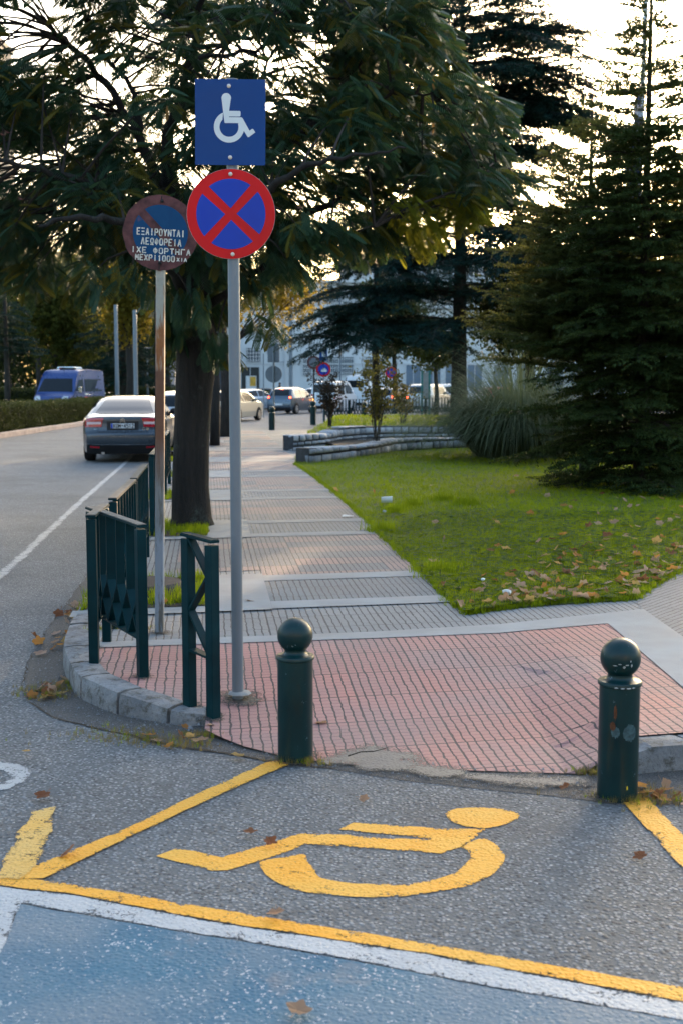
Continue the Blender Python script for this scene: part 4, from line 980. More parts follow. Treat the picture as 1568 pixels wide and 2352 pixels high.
generic('moving_van', 'white people carrier with a dark rear window behind the rose bushes', 1.8, VR, VF, 1.1, white, (1.2, 1.68), VW, 742, 74, -17, (.8, 1.1, .84), (.8, 3.5), tb=.14, gs=.84, platetxt='')
generic('parked_car', 'small white car showing between the blue-grey hatchback and the white people carrier', 1.66, HR, HF, .9, white, (1.0, 1.36), HW, 712, 84, -30, (.8, .98, .72), (.72, 3.1))
BR = [(.1, .2), (.02, .34), (0, .7), (.0, 1.3), (.03, 1.9), (.08, 2.2), (.2, 2.3), (1.5, 2.36)]; BF = [(1.5, 2.36), (3.6, 2.32), (4.2, 2.05), (4.9, 1.3), (5.3, 1.05), (5.45, .8), (5.5, .5), (5.4, .2)]
generic('parked_van', 'tall white delivery van beyond the rose bushes', 1.95, BR, BF, 1.3, white, (1.45, 1.95), [[(3.3, 1.3), (3.35, 1.95), (4.0, 1.9), (4.75, 1.32)]], 815, 86, -28, (.9, 1.3, .9), (.9, 4.5), r=.33, tb=.08, platetxt='')
generic('moving_car', 'white car with a lit brake lamp behind the taller rose bush', 1.72, HR, HF, .9, white, (1.0, 1.36), HW, 876, 76, -24, (.78, 1.0, .76), (.72, 3.1), lit=2, platetxt='')
generic('moving_car', 'silver off-roader with lit brake lamps left of the green post', 1.74, [(.1, .25), (.02, .4), (0, .7), (.04, 1.0), (.1, 1.35), (.2, 1.6), (.4, 1.68), (1.2, 1.72)], [(1.2, 1.72), (2.2, 1.7), (2.6, 1.5), (2.9, 1.12), (3.7, 1.02), (3.85, .8), (3.9, .5), (3.8, .25)], 1.05, silver, (1.15, 1.55), [[(.5, 1.1), (.58, 1.52), (1.2, 1.55), (1.25, 1.08)], [(1.4, 1.08), (1.36, 1.55), (2.15, 1.53), (2.5, 1.12)]], 958, 73, -26, (.78, .98, .80), (.75, 3.0), r=.34, tb=.2, lit=2, platetxt='')
generic('parked_car', 'white small off-roader right of the green post', 1.7, [(.1, .25), (.02, .4), (0, .7), (.04, 1.0), (.1, 1.35), (.2, 1.6), (.4, 1.68), (1.2, 1.72)], [(1.2, 1.72), (2.0, 1.7), (2.3, 1.5), (2.6, 1.12), (3.4, 1.0), (3.6, .8), (3.65, .5), (3.55, .25)], 1.05, white, (1.15, 1.55), [[(.5, 1.1), (.58, 1.52), (1.1, 1.55), (1.15, 1.08)], [(1.3, 1.08), (1.26, 1.55), (1.95, 1.53), (2.3, 1.12)]], 992, 80, -72, (.78, .98, .80), (.7, 2.8), r=.34, tb=.2)
# --- blue van facing us
t = thing('police_van', 'blue van with high roof and roof beacon facing us behind the hedge', 'van')
vn = Car([(.1, .25), (.02, .4), (0, .8), (.0, 1.4), (.05, 2.0), (.12, 2.38), (.3, 2.48), (1.8, 2.52)], [(1.8, 2.52), (3.6, 2.50), (4.1, 2.36), (4.45, 2.0), (4.95, 1.32), (5.35, 1.12), (5.5, .85), (5.52, .5), (5.4, .25)], 2.05, 1.3, .07, .12, .06)
vb = m_car('blue_van_paint', (.006, .038, .17), .15, .3); vn.body(vb, t)
vn.patch('windscreen', 'f', 1.36, 2.02, (-.93, -.80), (.93, .80), M['glass'], t, .008)
for sg in (-1, 1):
    vn.patch('headlamp', 'f', .90, 1.14, (sg * .55, sg * .66), (sg * .96, sg * .92), M['lamp'], t, .012)
    vn.side('side_window', sg, [(.3, 1.35), (.34, 2.0), (3.3, 2.0), (3.35, 1.35)], M['glass'], t)
    vn.side('cab_window', sg, [(3.5, 1.35), (3.5, 1.98), (4.1, 1.96), (4.65, 1.4)], M['glass'], t)
    vn.side('red_stripe', sg, [(.2, 1.02), (.2, 1.10), (3.4, 1.10), (3.4, 1.02)], M['signred'], t, .006); vn.side('pale_stripe', sg, [(.1, 1.20), (.1, 1.27), (3.4, 1.27), (3.4, 1.20)], M['signwhite'], t, .006)
    x = sg * 1.16; MB().box((x, 4.45, 1.45), (.16, .14, .32)).build('wing_mirror', M['chrome'] if sg < 0 else M['black'], t, bevel=.03)
vn.patch('front_bumper', 'f', .50, .72, (-.72, -.72), (.72, .72), M['signwhite'], t, .012)
MB().box((0.1, 2.6, 2.56), (.9, 1.3, .16)).build('roof_unit', M['signwhite'], t, bevel=.05)
MB().box((-.25, 3.7, 2.53), (.8, .2, .10)).build('beacon_bar', M['black'], t, bevel=.02)
MB().box((.1, 3.68, 2.545), (.22, .2, .09)).build('red_beacon', M['tail'], t, bevel=.02)
MB().tube([(-.2, 4.1, 2.3), (-.22, 4.2, 2.75)], .01, 6).build('aerial', M['black'], t)
vn.wheels((1.0, 4.5), .34, t)
place(t, 207, 66.5, -.02, 171)
# ================================================================== FAR STREET FURNITURE
def pole(name, label, cat, px, d, ytop, r0, r1, mat, gz=.0, group=None, head=None, ref=900):
    p = D(px, ref, d); top = D(px, ytop, d).z
    t = thing(name, label, cat, (p.x, d, gz), 0, group); MB().tube([(0, 0, -.05), (0, 0, top - gz)], [r0, r1], 12).build('pole', mat, t, autos=40)
    if head: head(t, top - gz)
    return t
def lamp_head(t, h):
    MB().lathe([(.05, -.12), (.16, -.06), (.34, .0), (.34, .03), (.05, .06)], 16, (0, 0, h)).build('lamp_head', M['signback'], t, autos=40)
pg = M['galv']
pole('lamp_post', 'thick pale post standing right of the blue van', 'lamp post', 313, 56, 712, .105, .09, pg)
pole('lamp_post', 'darker thick post just behind the blue van rear', 'lamp post', 270, 68, 700, .12, .10, pg)
pole('lamp_post', 'thin lamp post rising from behind the blue van roof', 'lamp post', 142, 84, 790, .07, .06, pg, head=lamp_head)
pole('lamp_post', 'thin lamp post with flat head between the thick post and rusty sign', 'lamp post', 340, 82, 800, .07, .06, pg, head=lamp_head)
pole('tall_post', 'tall grey post in front of the white building', 'lamp post', 669, 82, 520, .12, .10, pg)
pole('tall_post', 'thin grey post behind the young cedar foliage', 'lamp post', 781, 84, 560, .07, .06, pg)
def signhead(kind):
    def f(t, h):
        if kind == 'back':
            MB().box((0, .04, h - .45), (.42, .02, .62)).build('square_plate', M['signback'], t); MB().lathe([(.30, .03), (.30, .05)], 28, (0, 0, h - 1.18), 'Y').build('round_plate', M['signback'], t, autos=30)
        elif kind == 'tow':
            p = MB().lathe([(.33, -.05), (.33, -.03)], 28, (0, 0, h - .95), 'Y').build('round_plate', M['signred'], t, autos=30)
            MB().lathe([(.245, -.058), (.245, -.051)], 28, (0, 0, h - .95), 'Y').build('blue_centre', M['signblue2'], p, autos=30)
            MB().box((.03, -.061, h - 1.0), (.26, .006, .10)).build('car_symbol', M['signwhite'], p, bevel=.02)
            MB().box((.03, -.061, h - .93), (.14, .006, .09)).build('car_symbol', M['signwhite'], p, bevel=.02)
            q = MB().box((0, -.04, h - .3), (.36, .02, .52)).build('square_plate', M['signblue'], t)
            MB().add(*([(.0 + x * .0042, -.052, h - .3 - y * .0042) for x, y in [(-12, -40), (8, -40), (8, -10), (28, -8), (28, 4), (8, 4), (38, 30), (26, 40), (0, 14), (-14, 14)]], [tuple(range(10))])).build('wheelchair_symbol', M['signwhite'], q)
        elif kind == 'old':
            MB().lathe([(.32, -.04), (.32, -.02)], 28, (0, 0, h - .3), 'Y').build('round_plate', M['oldring'], t, autos=30)
            MB().lathe([(.22, -.05), (.22, -.041)], 28, (0, 0, h - .3), 'Y').build('faded_centre', M['signback'], t, autos=30)
        elif kind == 'stop':
            p = MB().lathe([(.33, -.05), (.33, -.03)], 28, (0, 0, h - .33), 'Y').build('round_plate', M['signred'], t, autos=30)
            MB().lathe([(.24, -.06), (.24, -.051)], 28, (0, 0, h - .33), 'Y').build('blue_centre', M['signblue2'], p, autos=30)
            MB().bar((-.17, -.066, h - .16), (.17, -.066, h - .5), .05, .006, Vector((0, 1, 0))).build('diagonal_bar', M['signred'], p)
            MB().bar((.17, -.0675, h - .16), (-.17, -.0675, h - .5), .05, .006, Vector((0, 1, 0))).build('diagonal_bar', M['signred'], p)
    return f
pole('road_sign', 'grey backs of a square and a round plate on a pole beside the far bollard', 'road sign', 629, 43.5, 783, .035, .035, pg, .1, head=signhead('back'))
pole('road_sign', 'round red and blue sign with white tow symbol under a blue wheelchair plate', 'road sign', 743, 55, 800, .035, .035, pg, .1, head=signhead('tow'))
pole('road_sign', 'faded round sign just left of the tow-away sign', 'road sign', 721, 57.5, 818, .035, .035, M['bark2'], .1, head=signhead('old'))
pole('road_sign', 'round no stopping sign right of the rose bushes, in front of the shops', 'road sign', 897, 68, 842, .035, .035, pg, .1, head=signhead('stop'))
pole('road_sign', 'round sign seen edge on beside the white building poster', 'road sign', 606, 60, 812, .03, .03, pg, .1)
bollard('far bollard at the foot of the pole with grey sign backs', (D(626, 900, 43.3).x, 42.9, .08), 1.3)
bollard('far bollard left of the dark rose bush', (D(719, 900, 50).x, 50, .09), 1.45)
bollard('far bollard between the two rose bushes', (D(838, 900, 49).x, 51, .09), 1.35)
bollard('far bollard left of the dark rose bush, half hidden behind its twigs', (D(758, 900, 52).x, 53, .09), 1.35)
xs = [(.4, 57.5), (2.6, 57.3), (4.7, 57.5)]
def rpt(px, d): return (D(px, 900, d).x, d, .10)
rl_ = [(742, 52), (800, 53.5), (858, 55), (916, 57), (975, 59), (1034, 61), (1095, 63)]
for i in range(6):
    lab = ['far green railing beside the tow-away sign', 'far green railing behind the gap between the rose bushes', 'far green railing behind the taller rose bush', 'far green railing left of the green posts', 'far green railing below the green posts', 'far green railing running behind the cedar trunk'][i]
    railing(rpt(rl_[i][0] + 3, rl_[i][1]), rpt(rl_[i + 1][0], rl_[i + 1][1]), 8, lab, 'far railings along the cross street', .95)
M['tealpost'] = plain('teal_painted_post', (.015, .13, .12), .5, var=.2)
for px, lb in ((968, 'left teal green post standing behind the railing'), (985, 'right teal green post standing behind the railing')):
    tt = thing('advert_post', lb, 'post', rpt(px, 62)); MB().box((0, 0, 1.1), (.1, .1, 2.3)).build('shaft', M['tealpost'], tt); MB().box((0, 0, 2.27), (.14, .14, .05)).build('cap', M['tealpost'], tt)
tt = thing('poster_stand', 'pale advert board between the two teal posts', 'advert board', rpt(977, 62.1)); MB().box((0, 0, 1.55), (.28, .05, 1.3)).build('panel', M['concrete'], tt); MB().box((0, 0, .88), (.3, .06, .05)).build('frame', M['tealpost'], tt)
# --- buildings
M['wallw'] = plain('white_render_wall', (.52, .54, .55), .85, var=.07, scale=.5, bump=.2)
M['wallw2'] = plain('off_white_render_wall', (.47, .48, .485), .85, var=.08, scale=.6)
M['wallp'] = plain('lilac_render_wall', (.42, .36, .42), .85, var=.06, scale=.5)
M['wallg'] = plain('grey_render_wall', (.25, .26, .28), .85, var=.1, scale=.5)
M['roofred'] = plain('terracotta_trim', (.35, .12, .07), .8, var=.2)
M['win'] = m_glass('window_glass', (.05, .07, .09), .12); M['shade'] = plain('blue_grey_shutter', (.12, .16, .21), .6, var=.1)
M['poster'] = plain('yellow_poster', (.55, .32, .05), .6, var=.3, scale=3); M['paper'] = plain('white_paper', (.6, .62, .62), .7, var=.15, scale=12)
BD = 104.0
def BX(px): return (px - CX) / FPX * BD
def BZ(py): return CAMZ + (880 - py) / FPX * BD
bt = thing('office_building', 'long white building across the street with barred ground floor windows', 'building', (0, BD, 0))
def wall(x0, x1, z0, z1, y, dep, mat, name='wall'): return MB().box(((x0 + x1) / 2, y + dep / 2, (z0 + z1) / 2), (x1 - x0, dep, z1 - z0)).build(name, mat, bt)
wall(BX(540), BX(1700), -.2, BZ(712), 0, 14, M['wallw'])
wall(BX(535), BX(1705), BZ(712), BZ(703), -.35, 14.6, M['wallw2'], 'cornice')
wall(BX(560), BX(1690), BZ(703), BZ(652), .8, 12, M['wallw2'], 'upper_wall')
wall(BX(556), BX(1694), BZ(652), BZ(646), .5, 12.6, M['wallw'], 'roof_slab')
wall(BX(780), BX(1500), BZ(646), BZ(585), 3.5, 8, M['wallw2'], 'upper_wall')
wall(BX(776), BX(1504), BZ(585), BZ(580), 3.2, 8.6, M['roofred'], 'roof_slab')
wall(BX(540), BX(1700), BZ(838), BZ(835), -.06, .06, M['wallw2'], 'string_course')
wall(BX(655), BX(664), -.2, BZ(712), -.25, .25, M['wallw2'], 'pilaster')
def window(x0, x1, y0, y1, bars=0, mat=None, y=-.02, mull=1):
    a, b, z0, z1 = BX(x0), BX(x1), BZ(y1), BZ(y0)
    w = MB().box(((a + b) / 2, y, (z0 + z1) / 2), (b - a, .06, z1 - z0)).build('window', mat or M['win'], bt)
    mb = MB(); th = .06
    for zz in (z0, z1): mb.box(((a + b) / 2, y - .045, zz), (b - a + th, .06, th))
    for xx in [a + (b - a) * i / (mull + 1) for i in range(mull + 2)]: mb.box((xx, y - .048, (z0 + z1) / 2), (th * .9, .05, z1 - z0))
    mb.build('frame', M['wallw2'], w)
    if bars:
        mb = MB()
        for i in range(bars): mb.box((a + (b - a) * (i + .5) / bars, y - .12, (z0 + z1) / 2), (.035, .03, z1 - z0))
        for k in range(4): mb.box(((a + b) / 2, y - .12, z0 + (z1 - z0) * (k + .5) / 4), (b - a, .033, .035))
        mb.build('grille', M['paper'], w)
M['shopdark'] = plain('dark_shop_opening', (.03, .035, .035), .5, var=.3)
window(568, 601, 800, 832, 5); window(556, 598, 843, 903, 0, M['shopdark'], mull=1)
window(615, 640, 770, 788, 0, M['wallg'], mull=0); window(615, 640, 790, 815, 0, M['shade'], mull=0)
window(696, 738, 820, 862, 12); window(746, 812, 820, 862, 16); window(836, 880, 820, 862, 10)
window(614, 626, 667, 690, 0); window(640, 660, 667, 690); window(690, 716, 667, 692); window(748, 776, 667, 692)
for i, x in enumerate((810, 850, 890, 930, 970, 1010, 1060, 1110, 1160, 1210, 1260, 1310, 1360)): window(x, x + 22, 664, 692)
for i, x in enumerate((820, 870, 920, 970, 1020, 1080, 1140, 1200)): window(x, x + 24, 606, 632, y=3.45)
for x in (930, 975, 1020, 1070, 1130, 1190, 1250, 1320, 1390, 1460, 1530, 1600): window(x, x + 34, 838, 905, 0, M['shade'])
for x in (1120, 1180, 1240, 1300, 1380, 1450, 1520, 1590): window(x, x + 30, 740, 790)
MB().box((BX(579), -.1, BZ(881)), (.9, .05, 1.3)).build('white_poster', M['paper'], bt); MB().box((BX(583), -.14, BZ(876)), (.5, .03, .8)).build('yellow_poster', M['poster'], bt)
MB().box((BX(643), -.05, BZ(832)), (.9, .03, .03)).build('wall_lamp', M['signback'], bt); MB().box((BX(677), -.1, BZ(830)), (.3, .15, .3)).build('alarm_box', M['signback'], bt)
bt2 = thing('grey_building', 'grey building with blue windows seen between the lamp posts', 'building', (0, 150, 0))
f2 = lambda px: (px - CX) / FPX * 150; h2 = lambda py: CAMZ + (880 - py) / FPX * 150
MB().box((f2(365), 5, h2(820) / 2), (f2(402) - f2(320), 10, h2(820))).build('wall', M['wallg'], bt2)
MB().box((f2(365), 5, h2(817)), (f2(404) - f2(318), 10.4, .3)).build('roof', M['wallw2'], bt2)
for x in (328, 343, 358, 372): 
    w = MB().box((f2(x), -.03, (h2(842) + h2(872)) / 2), (.6, .06, h2(842) - h2(872))).build('window', M['win'], bt2); MB().box((f2(x), -.08, h2(872)), (.75, .06, .08)).build('sill', M['wallw2'], w)
bt3 = thing('lilac_building', 'lilac rendered wall with slanting edge showing left of the big trunk', 'building', (0, 112, 0))
f3 = lambda px: (px - CX) / FPX * 112; h3 = lambda py: CAMZ + (880 - py) / FPX * 112
MB().plate([(f3(396), h3(808)), (f3(398), h3(780)), (f3(470), h3(780)), (f3(470), 0), (f3(413), 0), (f3(413), h3(870))], (0, 0, 0), X, ZV, Vector((0, -1, 0)), -8, 0).build('wall', M['wallp'], bt3)
MB().plate([(f3(470), h3(700)), (f3(530), h3(700)), (f3(530), 0), (f3(470), 0)], (0, 0, 0), X, ZV, Vector((0, -1, 0)), -8, -.3).build('white_wing', M['wallw'], bt3)
MB().box((f3(512), .2, h3(870)), (.6, .3, 2.4)).build('window', M['win'], bt3)
# distant roofline / hill at the far left
hb = thing('far_block', 'dark blue roof edge far away at the left picture edge', 'building', (0, 300, 0))
f4 = lambda px: (px - CX) / FPX * 300; h4 = lambda py: CAMZ + (880 - py) / FPX * 300
M['farblue'] = plain('distant_dark_block', (.03, .05, .075), .9, var=.2, scale=.2)
MB().box((f4(-92), 0, h4(132) / 2), (26, 20, h4(132))).build('wall', M['farblue'], hb); MB().box((f4(-92), 0, h4(126)), (27, 21, 1.2)).build('roof', M['farblue'], hb)
# --- flagpole with hanging flag
fp = thing('flagpole', 'tall white tapering flagpole rising above the young cedars', 'flagpole', (D(1447, 880, 48).x, 48, .1))
MB().tube([(0, 0, 0), (.12, 0, 8), (.26, 0, 20)], [.13, .115, .07], 14).build('pole', M['signwhite'], fp, smooth=True)
mb = MB(); rows = 20; V = []
for i in range(rows + 1):
    z = D(1440, 185, 48).z - .1 - i * .24
    for j in range(9): a = j / 8; V.append((-.02 - a * (.28 + .42 * i / rows) + .05 * math.sin(i * 1.3 + j), -.12 + .13 * math.sin(j * 2.1 + i * .35), z - .35 * a))
M['flag'] = NT('blue_and_white_flag_cloth')
_m = M['flag']; _s = _m.new('SeparateXYZ'); _m.put(_s.inputs[0], _m.obj()); _f = _m.math('FRACT', _m.math('MULTIPLY', _m.math('ADD', _s.outputs[2], _m.math('MULTIPLY', _s.outputs[0], 1.1)), 1.15))
M['flag'] = _m.set(col=_m.mix(_m.math('GREATER_THAN', _f, .5), (.02, .06, .30), (.45, .48, .55)), rough=.8)
fl = mb.add(V, [(i * 9 + j, i * 9 + j + 1, (i + 1) * 9 + j + 1, (i + 1) * 9 + j) for i in range(rows) for j in range(8)]).build('flag', M['flag'], None, smooth=True)
fl.location = fp.location + Vector((.19, 0, 0)); fl.location = (fp.location.x + .15, fp.location.y - .1, 0); tagit(fl, 'limp blue and white flag hanging from the tall flagpole', 'flag')
# ================================================================== STONE WALLS
def m_stone():
    m = NT('grey_granite_blocks'); v = m.pos()
    at = m.new('Attribute'); at.attribute_name = 'tint'
    c = m.mix(at.outputs['Fac'], (.19, .21, .23), (.46, .48, .50))
    c = m.mix(m.maprange(m.noise(9, v, 5, .7), .5, .72, 0, .6), c, (.09, .10, .11))
    c = m.mix(m.maprange(m.noise(26, v, 3), .58, .7, 0, .6), c, (.5, .5, .5))
    return m.set(col=c, rough=.9, nrm=m.bump(m.noise(18, v, 5, .7), .03, .8))
M['stone'] = m_stone(); M['mortar'] = plain('dark_mortar', (.05, .053, .056), .95, var=.3, scale=12, obj=False)
def stone_wall(label, path, zb, zt, thick=.4, seed=1):
    rnd = random.Random(seed); P = resample(path, .12); n = len(P); cum = [0]
    for a, b in zip(P, P[1:]): cum.append(cum[-1] + (b - a).length)
    def at_(s):
        s = max(0, min(cum[-1] - 1e-4, s)); i = max(0, min(n - 2, int(np.searchsorted(cum, s)) - 1)); f = (s - cum[i]) / max(cum[i + 1] - cum[i], 1e-6)
        p = P[i].lerp(P[i + 1], f); d = (P[i + 1] - P[i]).normalized(); return p, Vector((d.x, d.y, 0)), Vector((-d.y, d.x, 0))
    t = thing('stone_wall', label, 'stone wall'); V = []; F = []; T = []; L = cum[-1]
    pc = [0]
    for a, b in zip(path, path[1:]): pc.append(pc[-1] + math.dist(a, b))
    zfun = lambda s, arr: float(np.interp(s / L, [k / pc[-1] for k in pc], arr))
    zz = 0; row = 0; hmax = max(a - b for a, b in zip(zt, zb))
    while zz < hmax - .03:
        h = rnd.uniform(.10, .20); s = -rnd.uniform(0, .2)
        while s < L:
            w = rnd.uniform(.16, .38); s0, s1 = max(0, s), min(L, s + w); s += w
            if s1 - s0 < .07: continue
            sc = (s0 + s1) / 2; b = zfun(sc, zb) + zz; tp = min(b + h, zfun(sc, zt))
            if tp - b < .045: continue
            p, d, nv = at_(sc); hw_ = (s1 - s0) / 2 - .008; out = rnd.uniform(-.012, .045)
            pts = []
            for (a, c, ins) in ((-1, 0, 0), (1, 0, 0), (1, 1, 0), (-1, 1, 0)):
                for depth in (thick / 2 + .01 + out, thick / 2 - .03):
                    k = .022 if depth > thick / 2 - .02 else 0
                    q = Vector((p.x, p.y, 0)) + d * (a * (hw_ - k) + rnd.uniform(-.02, .02)) - nv * depth
                    q.z = (b + .008 + k + rnd.uniform(0, .01)) if c == 0 else (tp - .008 - k - rnd.uniform(0, .012)); pts.append(q)
            # add rear ring so top stones are solid
            for (a, c) in ((-1, 0), (1, 0), (1, 1), (-1, 1)):
                q = Vector((p.x, p.y, 0)) + d * a * hw_ + nv * (thick / 2); q.z = b + .008 if c == 0 else tp - .01; pts.append(q)
            bs = len(V); V += [tuple(q) for q in pts]; T += [rnd.random()] * 12
            F += [(bs, bs + 2, bs + 4, bs + 6)]
            for j in range(4):
                j2 = (j + 1) % 4; F += [(bs + 2 * j, bs + 2 * j + 1, bs + 2 * j2 + 1, bs + 2 * j2), (bs + 2 * j + 1, bs + 8 + j, bs + 8 + j2, bs + 2 * j2 + 1)]
            F += [(bs + 8, bs + 11, bs + 10, bs + 9)]
        zz += h; row += 1
    o = np_mesh('stones', V, F, M['stone'], t, T)
    bm = bmesh.new(); bm.from_mesh(o.data); bmesh.ops.recalc_face_normals(bm, faces=bm.faces[:]); bm.to_mesh(o.data); bm.free()
    mb = MB(); V = []; k = 0
    for i in range(0, n, 2):
        p, d, nv = at_(cum[i]); s = cum[i]
        for dd, top in ((thick / 2 - .008, 0), (thick / 2 - .008, 1), (-thick / 2 + .012, 1), (-thick / 2 + .012, 0)):
            q = Vector((p.x, p.y, 0)) - nv * dd; q.z = zfun(s, zt) - .03 if top else zfun(s, zb) - .1; V.append(q)
        k += 1
    mb.add(V, [(i * 4 + j, i * 4 + (j + 1) % 4, (i + 1) * 4 + (j + 1) % 4, (i + 1) * 4 + j) for i in range(k - 1) for j in range(4)] + [(0, 1, 2, 3), ((k - 1) * 4, (k - 1) * 4 + 3, (k - 1) * 4 + 2, (k - 1) * 4 + 1)]).build('mortar', M['mortar'], t)
    return t
def ptz(px, py, d): q = D(px, py, d); return q
w1 = [(D(694, 900, 25.0).x, 25.0), (D(760, 900, 25.8).x, 25.8), (D(835, 900, 27).x, 27.0), (D(900, 900, 28.8).x, 28.8), (D(980, 900, 29.5).x, 29.5), (D(1064, 900, 30).x, 30.0), (D(1150, 900, 30.3).x, 30.3)]
stone_wall('lower curved grey stone wall at the top of the lawn', w1, [.10, .12, .14, .16, .18, .2, .2], [D(694, 1026, 25).z, D(760, 1024, 25.8).z, D(830, 1020, 27).z, D(870, 1006, 28.8).z, D(980, 1004, 29.5).z, D(1064, 1004, 30).z, .42], .36, 2)
w2 = [(D(661, 900, 29.8).x, 29.8), (D(700, 900, 30.2).x, 30.2), (D(742, 900, 31).x, 31.0), (D(777, 900, 32).x, 32.0), (D(860, 900, 33).x, 33.0), (D(1000, 900, 33.3).x, 33.3), (D(1200, 900, 33.4).x, 33.4)]
stone_wall('upper grey stone wall holding up the raised lawn', w2, [.1, .12, .14, .16, .18, .18, .18], [D(661, 998, 29.8).z, D(700, 996, 30.2).z, D(742, 994, 31).z, D(777, 979, 32).z, D(860, 976, 33).z, D(1000, 976, 33.3).z, D(1100, 976, 33.4).z], .4, 3)
sheet('wall_terrace', [w1[2], w1[3], w1[4], w1[5], w1[6], w2[6], w2[5], w2[4], w2[3], w2[2]], .27, M['soil'])
# ================================================================== VEGETATION
rs = np.random.RandomState(11)
def rv(n): return norm(rs.normal(size=(n, 3)))
# leaf templates --------------------------------------------------
def tri(T, F, a, b, c): k = len(T); T += [a, b, c]; F.append((k, k + 1, k + 2))
def frond_t(pairs=10):
    T, F = [], []
    for i in range(pairs):
        s = .12 + .86 * i / (pairs - 1); ln = .36 * math.sin(math.pi * (.18 + .78 * (1 - s) ** .8)) + .06; dz = -.34 * s * s
        for sg in (-1, 1):
            a = R(58); dx, dy = math.cos(a) * ln, sg * math.sin(a) * ln; w = .036
            k = len(T); T += [(s - w * .6, 0, dz), (s + w * .6, 0, dz), (s + dx + w * .7, dy, dz - .62 * ln), (s + dx - w * 1.0, dy, dz - .70 * ln)]; F.append((k, k + 1, k + 2, k + 3) if sg > 0 else (k, k + 3, k + 2, k + 1))
    k = len(T); T += [(0, -.008, 0), (0, .008, 0), (.96, .006, -.32), (.96, -.006, -.32)]; F.append((k, k + 1, k + 2, k + 3)); return T, F
def sprig_t(pairs=9, wid=.13, side=.32, upk=.14):
    T, F = [], []
    for i in range(pairs):
        s = .06 + .9 * i / (pairs - 1); ln = side * (1.1 - .75 * s)
        for sg in (-1, 1): tri(T, F, (s - wid / 2, 0, 0), (s + wid / 2, 0, 0), (s + ln * .75, sg * ln, upk * math.sin(i * 2.3 + sg)))
        if i % 2 == 0: tri(T, F, (s - wid / 2, 0, 0), (s + wid / 2, 0, 0), (s + ln * .5, 0, .55 * ln))
    tri(T, F, (0, -.02, 0), (0, .02, 0), (1.12, 0, 0)); return T, F
def hang_t():
    T, F = [], []
    for i in range(9):
        a = i * 2.4; r = .22 * (1 - i / 14); s = i / 9
        tri(T, F, (s, -.06, 0), (s + .12, .06, 0), (s + .16, r * math.cos(a), r * math.sin(a)))
    tri(T, F, (0, -.02, 0), (0, .02, 0), (1.1, 0, 0)); return T, F
def leaf_t():
    return [(0, 0, 0), (.5, -.28, .06), (1.0, 0, -.06), (.5, .28, .06)], [(0, 1, 2, 3)]
def clump_t(n=9, seed=1):
    r = random.Random(seed); T, F = [], []
    for i in range(n):
        c = Vector((r.uniform(-1, 1), r.uniform(-1, 1), r.uniform(-.8, .8))) * .55; d = Vector((r.uniform(-1, 1), r.uniform(-1, 1), r.uniform(-1, .6))).normalized(); q = d.cross(Vector((r.uniform(-1, 1), r.uniform(-1, 1), 1))).normalized()
        L, w = r.uniform(.3, .5), r.uniform(.10, .17); k = len(T); T += [tuple(c), tuple(c + d * L * .5 + q * w), tuple(c + d * L), tuple(c + d * L * .5 - q * w)]; F.append((k, k + 1, k + 2, k + 3))
    return T, F
def tuft_t(n=6, seed=1, lean=.5, w=.05):
    r = random.Random(seed); T, F = [], []
    for i in range(n):
        a = r.uniform(0, 6.28); b = r.uniform(.05, .35); x, y = math.cos(a) * b, math.sin(a) * b; h = r.uniform(.6, 1.1); q = r.uniform(0, 6.28); l = r.uniform(.1, lean)
        tri(T, F, (x - w * math.sin(q), y + w * math.cos(q), 0), (x + w * math.sin(q), y - w * math.cos(q), 0), (x + l * math.cos(q), y + l * math.sin(q), h))
    return T, F
FR, SP, HG, LF, CL = frond_t(), sprig_t(), hang_t(), leaf_t(), clump_t()
